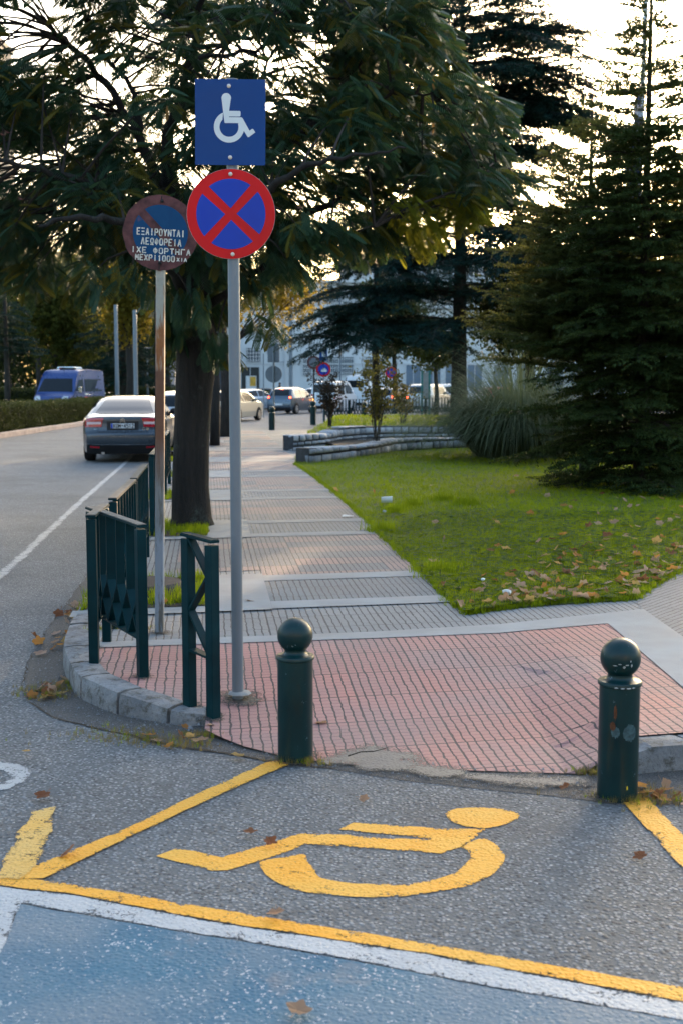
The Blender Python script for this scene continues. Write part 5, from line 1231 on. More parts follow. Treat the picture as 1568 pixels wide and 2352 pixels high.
# z axis of template is 'up': scatter(fwd=x dir, up=z dir)
def branch_pts(p, az, L, rise, droop, k=7, wob=.03, rnd=random):
    out = []; d = Vector((math.cos(az), math.sin(az), 0)); q = Vector((-d.y, d.x, 0)); w = 0
    for i in range(k + 1):
        s = i / k; w += rnd.uniform(-wob, wob) * L * .5; out.append(p + d * (L * s) + q * w + ZV * (rise * s * L - droop * s * s * L))
    return out
def conifer(label, base, H, levels, mat, bark, sprig=.3, r0=.2, seed=1, spacing=.22, rise=.15, droop=.25, tipz=1.0, sec=.42, cat='tree', name='conifer_tree', dens=1.0, hang=.3, lean=0.0, group=None, lift=False):
    rnd = random.Random(seed); t = thing(name, label, cat, base, 0, group)
    mb = MB(); tp = [(lean * (i / 8) * H * .1, 0, -.1 + (H + .1) * i / 8) for i in range(9)]; mb.tube(tp, [r0 * (1.15 if i == 0 else 1) * (1 - i / 8) ** .8 + .012 for i in range(9)], 10); mb.build('trunk', bark, t, smooth=True)
    br = MB(); P, Dv, U, Sc = [], [], [], []
    for (z, az, L) in levels(rnd):
        p0 = Vector((lean * z * .1, 0, z)); pts = branch_pts(p0, az, L, (rise * (.1 + 1.2 * z / H) if lift else rise) + rnd.uniform(-.1, .1), droop * rnd.uniform(.5, 1.4), 7, .06, rnd); br.tube(pts, [max(.006, .03 * L / 3 * (1 - i / 7.5)) for i in range(8)], 4, False)
        nsec = max(3, int(L / spacing))
        for k in range(nsec + 1):
            s = .18 + .82 * k / nsec; f = s * 7; i = min(6, int(f)); p = pts[i].lerp(pts[i + 1], f - i); d = (pts[i + 1] - pts[i]).normalized()
            for sg in (-1, 1):
                l2 = sec * L * (1.05 - s) * rnd.uniform(.6, 1.15) + .12; a = rnd.uniform(.7, 1.15) * sg
                sd_ = Matrix.Rotation(a, 3, 'Z') @ d; sd_.z += rnd.uniform(-.12, .1); sd_.normalize()
                if l2 > .45: br.tube([p, p + sd_ * l2 * .9 - ZV * l2 * .06], [.008, .003], 3, False)
                m = max(1, int(l2 / (sprig * .40) * dens))
                for j in range(m):
                    u = (j + rnd.random()) / m; q = p + sd_ * l2 * u - ZV * l2 * .08 * u * u; e = Matrix.Rotation(rnd.uniform(-.7, .7), 3, 'Z') @ sd_; e.z += rnd.uniform(-.2, .25) * tipz
                    P.append(q); Dv.append(e); U.append((rnd.uniform(-.3, .3), rnd.uniform(-.3, .3), 1)); Sc.append(sprig * rnd.uniform(.7, 1.2))
            P.append(p); Dv.append(d + Vector((rnd.uniform(-.3, .3), rnd.uniform(-.3, .3), rnd.uniform(0, .3)))); U.append((0, .1, 1)); Sc.append(sprig)
    br.build('branches', bark, t)
    n = len(P); hn = int(n * hang); P = np.array([tuple(p) for p in P]); Dv = np.array([tuple(p) for p in Dv]); U = np.array(U); Sc = np.array(Sc); tint = np.random.RandomState(seed).rand(n)
    idx = np.random.RandomState(seed + 1).permutation(n); A, B = idx[hn:], idx[:hn]
    scatter('foliage', *SP, P[A], Dv[A], U[A], Sc[A], mat, t, tint[A])
    if hn:
        d2 = Dv[B] * .35; d2[:, 2] -= .8; scatter('hanging_shoots', *HG, P[B], d2, np.tile([.9, .3, .2], (hn, 1)), Sc[B] * .8, mat, t, tint[B])
    return t
# --- materials for foliage
M['albizia'] = m_leaf('silk_tree_fronds', (.012, .042, .026), (.056, .120, .066), .26, (.12, .20, .05), rough=.45, odd=(.18, (.15, .13, .02)), spec=.22)
M['albizia_y'] = m_leaf('sunlit_silk_tree_fronds', (.07, .10, .012), (.18, .19, .02), .45, (.35, .34, .04))  # paler, yellower copy of the fronds: sunlight put into the leaf colour
M['cedar'] = m_leaf('blue_green_cedar_needles', (.004, .020, .020), (.022, .068, .060), .16, (.05, .07, .03))
M['ycedar'] = m_leaf('olive_cedar_needles', (.012, .034, .012), (.070, .115, .036), .18, (.18, .20, .05))
M['ycedar2'] = m_leaf('light_olive_cedar_needles', (.022, .046, .014), (.11, .145, .05), .22, (.25, .24, .06))
M['dkleaf'] = m_leaf('dark_green_leaves', (.010, .020, .006), (.035, .05, .015), .25)
M['olleaf'] = m_leaf('olive_green_leaves', (.025, .038, .008), (.085, .09, .018), .35)
M['yleaf'] = m_leaf('yellow_green_leaves', (.07, .075, .010), (.24, .17, .025), .45, (.4, .3, .04))
M['gleaf'] = m_leaf('golden_green_leaves', (.04, .05, .010), (.14, .11, .018), .5, (.5, .34, .05))
M['rleaf'] = m_leaf('reddish_leaves', (.05, .02, .012), (.12, .05, .03), .3)
M['hedge'] = m_leaf('hedge_leaves', (.018, .026, .006), (.07, .085, .022), .2)
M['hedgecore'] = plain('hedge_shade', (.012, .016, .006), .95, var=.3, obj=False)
M['pampas'] = m_leaf('pampas_blades', (.05, .075, .035), (.19, .24, .15), .3, (.30, .33, .14))
M['pink_f'] = m_leaf('pink_silk_flowers', (.45, .10, .12), (.65, .28, .25), .4)
M['pod'] = m_leaf('brown_seed_pods', (.22, .11, .03), (.40, .24, .09), .4)
# --- big silk tree
def silk_tree():
    T0 = G(442, 1207, .12); dT = T0.y; rnd = random.Random(5)
    t = thing('silk_tree', 'large silk tree with feathery fronds spreading over the signs', 'tree', T0, 0)
    def L(px, py, dd=0): return D(px, py, dT + dd) - T0
    mb = MB()
    mb.tube([L(441, 1222), L(441, 1190), L(438, 1120), L(440, 1020), L(444, 930), L(450, 850), L(452, 760), L(440, 640), L(405, 510), L(388, 400)], [.30, .235, .215, .205, .21, .225, .22, .18, .13, .09], 18)
    tr = mb.build('trunk', M['bark'], t, smooth=True)
    me = tr.data; r2 = random.Random(3)
    limbs = [[(405, 510, 0, .13), (385, 340, 0, .085), (420, 200, -.3, .065), (450, 110, -.6, .05), (462, 0, -1, .035), (470, -160, -1.5, .015)],
             [(400, 520, 0, .10), (320, 310, .3, .062), (225, 170, .6, .05), (130, 75, .8, .036), (65, 12, 1, .022), (-40, -80, 1.2, .01)],
             [(320, 310, .3, .05), (300, 200, .5, .035), (215, 90, .8, .024), (180, -40, 1, .012)],
             [(440, 640, 0, .12), (560, 430, -.3, .07), (700, 300, -.6, .05), (850, 230, -.9, .03), (990, 215, -1, .012)],
             [(450, 110, -.6, .035), (600, 70, -1.2, .025), (760, -60, -1.5, .012)],
             [(436, 130, -.4, .035), (560, 120, -.2, .028), (700, 60, .2, .02), (860, -20, .6, .01)],
             [(430, 650, 0, .10), (300, 470, -1.0, .06), (120, 400, -1.8, .035), (-60, 350, -2.2, .015)],
             [(450, 660, 0, .10), (650, 520, .5, .06), (850, 430, .8, .035), (1060, 380, .6, .018), (1150, 385, .4, .008)],
             [(450, 700, 0, .09), (520, 560, -1.6, .06), (640, 420, -2.4, .04), (790, 360, -2.8, .02), (930, 340, -2.9, .01)],
             [(430, 690, 0, .09), (350, 560, -1.8, .06), (240, 500, -2.6, .04), (90, 520, -3, .015)],
             [(440, 600, 0, .09), (480, 420, 1.8, .06), (560, 260, 2.8, .04), (640, 100, 3.4, .015)],
             [(400, 560, 0, .08), (250, 430, 1.8, .05), (80, 300, 2.8, .03), (-60, 220, 3.2, .012)],
             [(700, 300, -.6, .04), (850, 130, -.5, .025), (980, 60, -.3, .01)],
             [(460, 720, 0, .07), (560, 640, -.8, .04), (700, 560, -1.2, .025), (860, 520, -1.5, .01)]]
    pts = []; mb = MB()
    for lb in limbs:
        P = [L(a, b, c) for a, b, c, r in lb]; S_ = smoothpoly([tuple(p) for p in P], 6); k = len(S_)
        rad = np.interp(np.linspace(0, 1, k), np.linspace(0, 1, len(lb)), [q[3] for q in lb])
        for i in range(1, k - 1): S_[i] += np.array([rnd.uniform(-.03, .03) for _ in range(3)])
        mb.tube([Vector(p) for p in S_], list(rad * .85), 8, False); pts += [(Vector(p), r) for p, r in zip(S_, rad)]
    mb.build('limbs', M['bark'], t, smooth=True)
    yb = lambda x: float(np.interp(x, [-200, 330, 375, 400, 500, 520, 610, 660, 800, 900, 1000, 1100, 1190], [690, 672, 740, 800, 810, 770, 755, 650, 600, 580, 560, 500, 440]))
    yt = lambda x: float(np.interp(x, [-200, 940, 1000, 1060, 1130, 1185, 1200], [-260, -120, 50, 135, 240, 350, 440]))
    gaps = [(-30, 0, 165, 118, .97), (150, 0, 260, 70, .5), (480, 85, 730, 170, .85), (600, 150, 800, 200, .5), (-20, 335, 110, 385, .9), (110, 330, 240, 350, .5), (0, 110, 110, 135, .8), (560, 0, 640, 60, .35), (240, 60, 440, 330, .30), (130, 100, 260, 200, .35), (620, 200, 720, 240, .5)]
    cs = []
    tries = 0
    while len(cs) < 900 and tries < 30000:
        tries += 1; px, py = rnd.uniform(-190, 1200), rnd.uniform(-260, 820)
        if py < yt(px) or py > yb(px) - 30: continue
        ok = 1
        for a, b, c, d, pr in gaps:
            if a - 18 < px < c + 18 and b - 18 < py < d + 12 and rnd.random() < pr: ok = 0
        if not ok: continue
        ex = (px - 440) / 780; dd = rnd.uniform(-2.3, 3.6) * math.sqrt(max(.05, 1 - ex * ex))
        if 340 < px < 560 and py > 690: dd = rnd.uniform(-1.0, .9)
        if py > 560 and rnd.random() < .25 and not (340 < px < 560): continue
        cs.append((L(px, py, dd), px, py))
    tw = MB(); lp = [p for p, r in pts]; arr = np.array([tuple(p) for p in lp])
    P, Dv, U, Sc, Tt, Yl = [], [], [], [], [], []
    for c, px, py in cs:
        i = int(np.argmin(((arr - np.array(c)) ** 2 * np.array([1, 1, 1.4])).sum(1))); a = lp[i]; mid = a.lerp(c, .5) + ZV * (.10 * (c - a).length)
        q = [a, a.lerp(mid, .6), mid.lerp(c, .5) + ZV * .03, c]
        tw.tube(q, [.018, .013, .009, .004], 4, False)
        yel = 870 < px < 1075 and 430 < py < 590; yel = yel and rnd.random() < .75  # clumps in this part of the crown get the painted sunlit colour
        out = Vector((c.x, c.y, 0)); out = out.normalized() if out.length > .1 else Vector((1, 0, 0))
        dr = .25 if py < 500 else .8
        if 340 < px < 560 and py > 640: dr = 1.5
        nf = rnd.randint(15, 22)
        for k in range(nf):
            az = rnd.uniform(0, 6.28); d = Vector((math.cos(az), math.sin(az), 0)) * rnd.uniform(.6, 1) + out * .45 + ZV * rnd.uniform(-dr - .35, .35 - dr * .4)
            o = c + Vector((rnd.uniform(-.16, .16), rnd.uniform(-.16, .16), rnd.uniform(-.12, .12)))
            P.append(tuple(o)); Dv.append(tuple(d)); U.append((rnd.uniform(-.25, .25), rnd.uniform(-.25, .25), 1)); Sc.append(rnd.uniform(.16, .27)); Yl.append(yel); Tt.append(rnd.random())
    tw.build('twigs', M['bark2'], t)
    P, Dv, U, Sc, Yl, Tt = map(np.array, (P, Dv, U, Sc, Yl, Tt))
    scatter('foliage', *FR, P[~Yl], Dv[~Yl], U[~Yl], Sc[~Yl], M['albizia'], t, Tt[~Yl])
    scatter('sunlit_foliage', *FR, P[Yl], Dv[Yl], U[Yl], Sc[Yl], M['albizia_y'], t, Tt[Yl])
    # seed pods and last pink flowers
    idx = rnd.sample(range(len(P)), 90); pd = np.array([(rnd.uniform(-.2, .2), rnd.uniform(-.2, .2), -1) for _ in idx])
    pm = None
    for i_, d_ in zip(idx, pd):
        if pm is None:
            ob = scatter('seed_pod', [(0, 0, 0), (.3, .1, 0), (.8, .1, 0), (1, 0, 0), (.8, -.1, 0), (.3, -.1, 0)], [(0, 1, 2, 3, 4, 5)], [(0, 0, 0)], [(0, 0, -1)], [(0, 1, .1)], np.array([.15]), M['pod'], t); pm = ob.data
        else: ob = bpy.data.objects.new('seed_pod', pm); COL.objects.link(ob); ob.parent = t
        ob.location = P[i_]; ob.rotation_euler = (d_[0], d_[1], rnd.uniform(0, 6.28))
    T_, F_ = [], []
    for i in range(26): a = i * 2.4; e = .3 + .5 * math.sin(i * 1.7); tri(T_, F_, (0, -.03, 0), (0, .03, 0), (math.cos(a) * math.cos(e), math.sin(a) * math.cos(e), abs(math.sin(e))))
    for (px, py) in ((160, 152), (20, 305), (45, 262), (120, 212), (50, 458), (8, 310), (40, 375), (688, 478), (455, 482), (30, 190)):
        c = L(px, py, -2.0 if py > 300 else -1.2); scatter('pink_flower', T_, F_, [tuple(c)], [(1, 0, 0)], [(0, -.5, 1)], np.array([.055]), M['pink_f'], t)
    return t
silk_tree()
# --- big cedar
def cedar_levels(rnd):
    zs = [3.2, 4.3, 5.3, 6.2, 7.1, 8.1, 9.0, 9.9, 10.8, 11.6, 12.5, 13.3, 14.2, 15]; Ls = [5.0, 5.2, 4.9, 4.2, 3.9, 3.8, 4.0, 4.5, 4.8, 4.8, 4.3, 3.8, 3.2, 2.6]
    for z, L in zip(zs, Ls):
        n = 12; a0 = rnd.uniform(0, 6.28)
        for k in range(n):
            a = a0 + 2 * math.pi * k / n + rnd.uniform(-.25, .25); l = L * rnd.uniform(.72, 1.08)
            yield z + rnd.uniform(-.18, .18), a, l
        if 8.5 < z < 13:
            for q in range(4): yield z + rnd.uniform(-.25, .1), rnd.uniform(-.40, .30), L * rnd.uniform(.95, 1.28)
        for a in (rnd.uniform(-.2, .2), math.pi + rnd.uniform(-.2, .2)): yield z + rnd.uniform(-.1, .1), a, L * rnd.uniform(.95, 1.1)
ced = G(1052, 958, .62)
conifer('tall cedar with layered blue-green branches and thick dark trunk behind the stone walls', (ced.x, ced.y, .55), 16.0, cedar_levels, M['cedar'], M['bark2'], .34, .27, 3, .30, .16, .30, 1.0, .40, dens=1.0, hang=.35, name='cedar_tree')
def low_levels(rnd):
    for z, L in ((2.9, 3.2), (3.4, 3.3), (3.9, 3.0), (4.6, 2.8), (5.4, 2.4), (6.2, 2.0), (7, 1.5)):
        for k in range(8): yield z + rnd.uniform(-.15, .15), rnd.uniform(0, 6.28), L * rnd.uniform(.8, 1.1)
c2 = D(862, 900, 41); conifer('smaller cedar whose thin trunk stands behind the taller rose bush', (c2.x, 41, .3), 8.0, low_levels, M['cedar'], M['bark2'], .34, .14, 8, .3, .1, .3, 1, .42, hang=.3, name='cedar_tree')
# --- young cedars on the right
def cone_levels(H, R0, n, zmin=.25, thin=.46):
    def f(rnd):
        for k in range(n):
            h = zmin / H + (1 - zmin / H) * (k / n) ** .95 * .985; L = R0 * (1 - h) ** .95 + .14
            if h > thin and rnd.random() < .25 + (h - thin) * 1.5: continue
            yield h * H, k * 2.399 + rnd.uniform(-.3, .3), L * rnd.uniform(.7, 1.25)
    return f
ya = G(1466, 1112, .2)
conifer('tall young cedar with bare pointed tip at the right of the lawn', (ya.x, ya.y, .18), 7.95, cone_levels(7.95, 1.9, 330, .10, .66), M['ycedar'], M['bark2'], .20, .085, 21, .15, .30, .18, 1.3, .40, dens=1.0, hang=.12, name='young_cedar', lift=True)
yb_ = D(1345, 900, 20.6)
conifer('young cedar with feathery olive tips left of the taller one', (yb_.x, 20.6, .2), 6.3, cone_levels(6.5, 2.4, 250, 1.7, .50), M['ycedar2'], M['bark2'], .21, .075, 22, .15, .32, .10, 1.4, .40, dens=1.0, hang=.1, name='young_cedar')
yc = D(1640, 900, 21.5)
conifer('young cedar at the right picture edge behind the tallest one', (yc.x, 21.5, .2), 6.0, cone_levels(5.6, 1.9, 150, .4), M['ycedar'], M['bark2'], .22, .075, 23, .16, .3, .16, 1.4, .42, dens=1.0, hang=.1, name='young_cedar', lift=True)
st = G(1488, 1116, .2); tt = thing('bare_sapling', 'thin bare grey stem standing right of the tallest young cedar trunk', 'sapling', st)
MB().tube([(0, 0, -.05), (.01, 0, .4), (-.01, 0, .9), (.0, 0, 1.35)], [.022, .020, .017, .012], 8).build('stem', M['barkg'], tt, smooth=True)
MB().tube([(0, 0, .6), (.12, 0, .85), (.16, 0, 1.1)], [.010, .007, .004], 6).build('side_shoot', M['barkg'], tt, smooth=True)
# --- pampas grass
def pampas():
    b = G(1192, 1050, .16); t = thing('pampas_grass', 'pale arching pampas grass clump between the walls and the young cedars', 'ornamental grass', b, 0); t.scale = (1.3, 1.3, 1.5); rnd = random.Random(4); V, F, T = [], [], []
    for i in range(5600):
        az = rnd.uniform(0, 6.28); r0 = .75 * rnd.random() ** .8; L = rnd.uniform(1.3, 3.1) * (1 - .35 * r0); d = Vector((math.cos(az), math.sin(az), 0)); p = d * r0; out = rnd.uniform(.15, .8) + r0 * .9; q = Vector((-d.y, d.x, 0)); w = rnd.uniform(.005, .009); k0 = len(V); vx, vz = out, 1.0; tn = rnd.random(); nseg = 7
        nrm_ = math.hypot(vx, vz); vx /= nrm_; vz /= nrm_
        for s in range(nseg + 1):
            ww = w * (1 - s / nseg) + .001; V += [tuple(p - q * ww), tuple(p + q * ww)]; T += [tn, tn]
            p = p + (d * vx + ZV * vz) * (L / nseg); vz -= .28 * L / 2.2 * (.6 + s * .16); n_ = math.hypot(vx, vz); vx /= n_; vz /= n_; vx = max(vx, .05)
            if p.z < .03: p.z = .03
        F += [(k0 + 2 * s, k0 + 2 * s + 1, k0 + 2 * s + 3, k0 + 2 * s + 2) for s in range(nseg)]
    np_mesh('blades', V, F, M['pampas'], t, T)
pampas()
# --- broadleaf trees
def broadleaf(label, base, blobs, mat, bark, n=900, cl=.55, r0=.2, seed=1, group=None, name='broadleaf_tree', trunk_top=None, mat2=None, spread=1.0):
    """blobs: (dx, dy, z, rx, ry, rz) crown lobes in metres from the trunk foot"""
    rnd = random.Random(seed); r_ = np.random.RandomState(seed); t = thing(name, label, 'tree', base, 0, group); mb = MB(); top = trunk_top or min(b[2] for b in blobs)
    mb.tube([(0, 0, -.2), (.05, 0, top * .4), (-.03, .05, top * .8), (0, 0, top)], [r0 * 1.2, r0, r0 * .85, r0 * .7], 10).build('trunk', bark, t, smooth=True)
    lm = MB(); P, T2 = [], []; vol = [b[3] * b[4] * b[5] for b in blobs]; s_ = sum(vol)
    for b, v in zip(blobs, vol):
        c = Vector(b[:3]); lm.tube([(0, 0, top * .85), tuple(c * .5 + Vector((0, 0, top * .4))), tuple(c)], [r0 * .5, r0 * .3, r0 * .1], 6, False)
        k = int(n * v / s_) + 4
        for i in range(k):
            d = Vector(tuple(r_.normal(size=3))).normalized(); rr = rnd.random() ** .42; rr *= 1 + .18 * math.sin(d.x * 5 + d.z * 7 + seed) + rnd.uniform(-.1, .12)
            p = c + Vector((d.x * b[3], d.y * b[4], d.z * b[5])) * rr; P.append(tuple(p)); T2.append(rnd.random())
            if i % 9 == 0: lm.tube([c, c.lerp(p, .5) + ZV * .1, p], [r0 * .12, r0 * .06, .01], 4, False)
    lm.build('limbs', bark, t, smooth=True); P = np.array(P); k = len(P)
    scatter('crown', *CL, P, r_.normal(size=(k, 3)), r_.normal(size=(k, 3)), cl * r_.uniform(.7, 1.25, k), mat, t, np.array(T2)); return t
def tree_at(label, px, d, ytop, yb_, wpx, mat, bark, n, cl, seed, r0=.2, gz=.1, shift=0, **k):
    s = d / FPX; p = D(px, 900, d); zt, zb2 = D(px, ytop, d).z - gz, D(px, yb_, d).z - gz; w = wpx * s / 2; H = zt - zb2; rnd = random.Random(seed); bl = []
    for i in range(6): bl.append((rnd.uniform(-.5, .5) * w, rnd.uniform(-.4, .4) * w, zb2 + H * rnd.uniform(.25, .75), w * rnd.uniform(.45, .7), w * rnd.uniform(.45, .7), H * rnd.uniform(.25, .38)))
    bl.append((0, 0, zb2 + H * .5, w * .75, w * .7, H * .5)); bl = [(b[0] + shift, *b[1:]) for b in bl]; return broadleaf(label, (p.x, d, gz), bl, mat, bark, n, cl, r0, seed, trunk_top=max(.8, zb2 + H * .2), **k)
tree_at('slender tree with yellow-green leaves whose dark trunk stands left of the grey pole', 516, 37.5, 545, 745, 150, M['yleaf'], M['bark2'], 520, .26, 31, .15, .12)
t_ = tree_at('bare-trunked street tree just right behind the big silk tree trunk', 492, 32.2, 560, 720, 120, M['olleaf'], M['bark2'], 330, .3, 32, .12, .12)
tree_at('thin-leaved yellowing tree hanging over the white building cornice', 541, 46, 590, 790, 230, M['yleaf'], M['bark2'], 480, .28, 33, .10, .1, shift=1.75)
tree_at('green bushy tree standing under the cedar branches near the teal posts', 1000, 66, 745, 850, 170, M['olleaf'], M['bark2'], 700, .5, 34, .12)
tree_at('dark tree in front of the white building, left of the big cedar', 905, 70, 640, 830, 190, M['dkleaf'], M['bark2'], 600, .6, 35, .15)
tree_at('dark bushy tree behind the young cedars, left one', 1215, 44, 470, 860, 260, M['dkleaf'], M['bark2'], 1100, .5, 36)
tree_at('golden backlit tree behind the young cedars at the right edge', 1560, 46, 330, 900, 300, M['gleaf'], M['bark2'], 1500, .42, 37)
tree_at('olive tree behind the tallest young cedar', 1400, 50, 520, 900, 260, M['olleaf'], M['bark2'], 1000, .5, 38)
# left background wood, each tree its own
for i, (lb, px, d, yt_, yb2, w, mt, n) in enumerate([
    ('bushy olive tree behind the hedge at the left, with forked dark trunks', 130, 82, 590, 880, 230, 'olleaf', 1500), ('dark broad tree left of the olive tree behind the hedge', 20, 88, 560, 900, 220, 'dkleaf', 1400),
    ('tall dark tree rising behind the blue van', 215, 100, 470, 890, 170, 'dkleaf', 1300), ('yellow-green tree above the lamp posts', 300, 74, 600, 790, 150, 'yleaf', 800), ('greenish yellow tree far behind the upper left foliage', 90, 118, 500, 800, 260, 'olleaf', 1200),
    ('dark tree closing the view behind the rusty sign', 330, 112, 500, 880, 170, 'dkleaf', 1200), ('olive tree behind the thin lamp posts', 385, 96, 600, 880, 110, 'olleaf', 700), ('low dark tree under the wood edge at the far left', -60, 72, 640, 910, 180, 'dkleaf', 900), ('dark tree between the olive tree and the lamp posts', 175, 92, 640, 905, 150, 'dkleaf', 900), ('dark tree far behind the thick pale post', 268, 122, 560, 900, 150, 'dkleaf', 900)]):
    tree_at(lb, px, d, yt_, yb2, w, M[mt], M['bark2'], n, .62, 50 + i, .25)
def sc_levels(H, R0, n, zmin): 
    return cone_levels(H, R0, n, zmin)
p_ = D(18, 900, 64); conifer('teal pine with some reddish branches at the left picture edge', (p_.x, 64, .1), 9.5, sc_levels(9.5, 2.3, 60, 3.2), M['cedar'], M['bark2'], .5, .16, 61, .4, .1, .2, 1, .5, hang=.2, name='pine_tree')
p_ = D(285, 900, 78); conifer('dark cedar with drooping tiers behind the blue van', (p_.x, 78, .1), 11, sc_levels(11, 4.2, 70, 1.6), M['cedar'], M['bark2'], .6, .2, 62, .5, .1, .3, 1, .45, hang=.2, name='cedar_tree')
# red dead branches of the pine
# --- hedges
def hedge(label, x0, x1, y0, y1, h, z0=.12, n=9000, seed=1, cl=.07):
    r_ = np.random.RandomState(seed); t = thing('hedge', label, 'hedge', ((x0 + x1) / 2, (y0 + y1) / 2, z0)); w, l = abs(x1 - x0), abs(y1 - y0)
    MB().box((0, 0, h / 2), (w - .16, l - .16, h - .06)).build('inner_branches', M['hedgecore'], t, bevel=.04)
    P = []; A = [w * l, l * h, l * h, w * h, w * h]; k = r_.choice(5, n, p=np.array(A) / sum(A))
    u, v = r_.uniform(-.5, .5, n), r_.uniform(0, 1, n)
    q = np.stack([np.where(k == 0, u * w, np.where(k == 1, -w / 2, np.where(k == 2, w / 2, u * w))), np.where(k == 3, -l / 2, np.where(k == 4, l / 2, r_.uniform(-.5, .5, n) * l)), np.where(k == 0, h, v * h)], 1)
    q[:, 2] += .04 * np.sin(q[:, 1] * 1.3) * (q[:, 2] / h); q += r_.normal(size=q.shape) * .035
    nn_ = r_.normal(size=(n, 3)) + q * np.array([1.5, 0, .6]); scatter('leaves', *CL, q, r_.normal(size=(n, 3)), nn_, cl * r_.uniform(.8, 1.5, n) * 1.6, M['hedge'], t); return t
hedge('long clipped hedge along the kerb at the left edge, nearer piece', -12.3, -11.35, 22, 43.5, .90, n=9000, seed=1)
hedge('long clipped hedge along the kerb, farther piece beyond the narrow gap', -12.3, -11.35, 43.95, 66, .86, n=9000, seed=2)
hedge('loose hedge behind the blue van, at the far left', -24, -15.5, 64.5, 66, 1.25, n=3500, seed=3, cl=.12)
hedge('far hedge behind the thick pale post', -15.5, -11, 86, 87.5, 1.2, n=3000, seed=4, cl=.12)
hedge('dark hedge between the cream car and the blue-grey hatchback', -7.6, -4.9, 80, 81, 1.0, n=1800, seed=5, cl=.12)
# --- rose bushes
def rose(label, base, H, wid, mat, seed, n=700, stems=9):
    rnd = random.Random(seed); t = thing('rose_bush', label, 'shrub', base, 0); mb = MB(); P = []
    for i in range(stems):
        a = rnd.uniform(0, 6.28); o = rnd.uniform(.05, wid); h = H * rnd.uniform(.65, 1.0); d = Vector((math.cos(a), math.sin(a), 0)); pts = [d * (o * s * s + .04) + ZV * h * s + Vector((rnd.uniform(-.05, .05), rnd.uniform(-.05, .05), 0)) for s in (0, .3, .6, .85, 1)]
        mb.tube(pts, [.011, .009, .007, .005, .002], 5, False)
        for k in range(7):
            f = rnd.uniform(1.2, 3.8); i_ = int(f); p = pts[i_].lerp(pts[min(4, i_ + 1)], f - i_); e = p + Vector((rnd.uniform(-1, 1), rnd.uniform(-1, 1), rnd.uniform(.1, .9))) * wid * .45; mb.tube([p, e], [.007, .002], 4, False)
            for q in range(n // (stems * 7)): P.append(tuple(p.lerp(e, rnd.uniform(.3, 1.15)) + Vector([rnd.uniform(-.07, .07) for _ in range(3)])))
    mb.build('stems', M['bark2'], t); P = np.array(P); r_ = np.random.RandomState(seed)
    scatter('leaves', *LF, P, r_.normal(size=P.shape), r_.normal(size=P.shape) + [0, 0, 1], r_.uniform(.06, .11, len(P)), mat, t); return t
M['rosedk'] = m_leaf('dark_rose_leaves', (.015, .014, .012), (.055, .04, .025), .2); M['roselt'] = m_leaf('yellow_green_rose_leaves', (.04, .055, .012), (.19, .15, .03), .35)
b_ = D(757, 900, 34); rose('dark bare-looking rose bush on the raised lawn by the white vehicles', (b_.x, 34.2, UZ - .05), 1.45, .6, M['rosedk'], 5, 1100, 14)
b_ = D(864, 900, 28.2); rose('taller rose bush with yellow-green leaves growing against the lower stone wall', (b_.x, 28.1, .25), 2.3, .62, M['roselt'], 6, 1300, 13)
b_ = D(925, 900, 35.5); rose('sprawling yellow-green rose bush behind the upper stone wall', (b_.x, 35.5, UZ - .05), 1.25, .6, M['roselt'], 7, 700, 10)
# ================================================================== GRASS, LEAVES, LITTER
GT = [tuft_t(6, s, .6, .045) for s in range(3)]
def grass_sheet(name, pts, mat, seed, h, dens_label=None, T=None, up=None):
    P = np.array(pts); r_ = np.random.RandomState(seed); n = len(P); a = r_.uniform(0, 6.28, n); f = np.stack([np.cos(a), np.sin(a), np.zeros(n)], 1); u = np.stack([r_.normal(0, .12, n), r_.normal(0, .12, n), np.ones(n)], 1)
    o = scatter(name, *(T or GT[seed % 3]), P, f, u, h * r_.uniform(.6, 1.35, n), mat, None, None, seed)
    return tagit(o, kind='stuff')
pts = []; r_ = random.Random(8)
while len(pts) < 52000:
    y = 8.5 + 27 * r_.random() ** 1.7; x = r_.uniform(-1.3, min(17, .30 * y + 1.2))
    if inpoly(x, y, lawn_poly): pts.append((x, y, 0))
ys = {}
pts = [(x, y, lz(x, y) - .01) for x, y, z in pts]
nr = [p for p in pts if p[1] < 15]; fr_ = [p for p in pts if p[1] >= 15]
grass_sheet('lawn_grass', nr, M['grass'], 1, .055); grass_sheet('lawn_grass', fr_, M['grass'], 2, .06)
cl_ = [(x + r_.uniform(-.02, .02), y, z + .02) for x, y, z in r_.sample(nr, 5000)]
def cl_t():
    T, F = [], []
    for i in range(3):
        for k in range(3): a = i * 2.1 + k * .9; tri(T, F, (0, 0, .5), (math.cos(a), math.sin(a), .7), (math.cos(a + .6), math.sin(a + .6), .62))
    return T, F
grass_sheet('clover', cl_, M['clover'], 3, .028, T=cl_t())
for cx_, cy_ in ((1065, 1150), (1020, 1140), (940, 1150), (905, 1160), (880, 1200), (1010, 1290)):
    g_ = G(cx_, cy_, .22); k = 70 if cx_ != 1378 else 50
    q = [(g_.x + r_.gauss(0, .09), g_.y + r_.gauss(0, .12)) for _ in range(k)]
    grass_sheet('long_grass_tuft', [(a, b, lz(a, b) - .01) for a, b in q], M['grass'], 4 + cx_ % 5, .11)
uq = []
while len(uq) < 9000:
    y = r_.uniform(30.5, 56); x = r_.uniform(-1.5, .3 * y + 2)
    if inpoly(x, y, up_poly): uq.append((x, y, uz(x, y) - .01))
grass_sheet('upper_lawn_grass', uq, M['grass'], 5, .11)
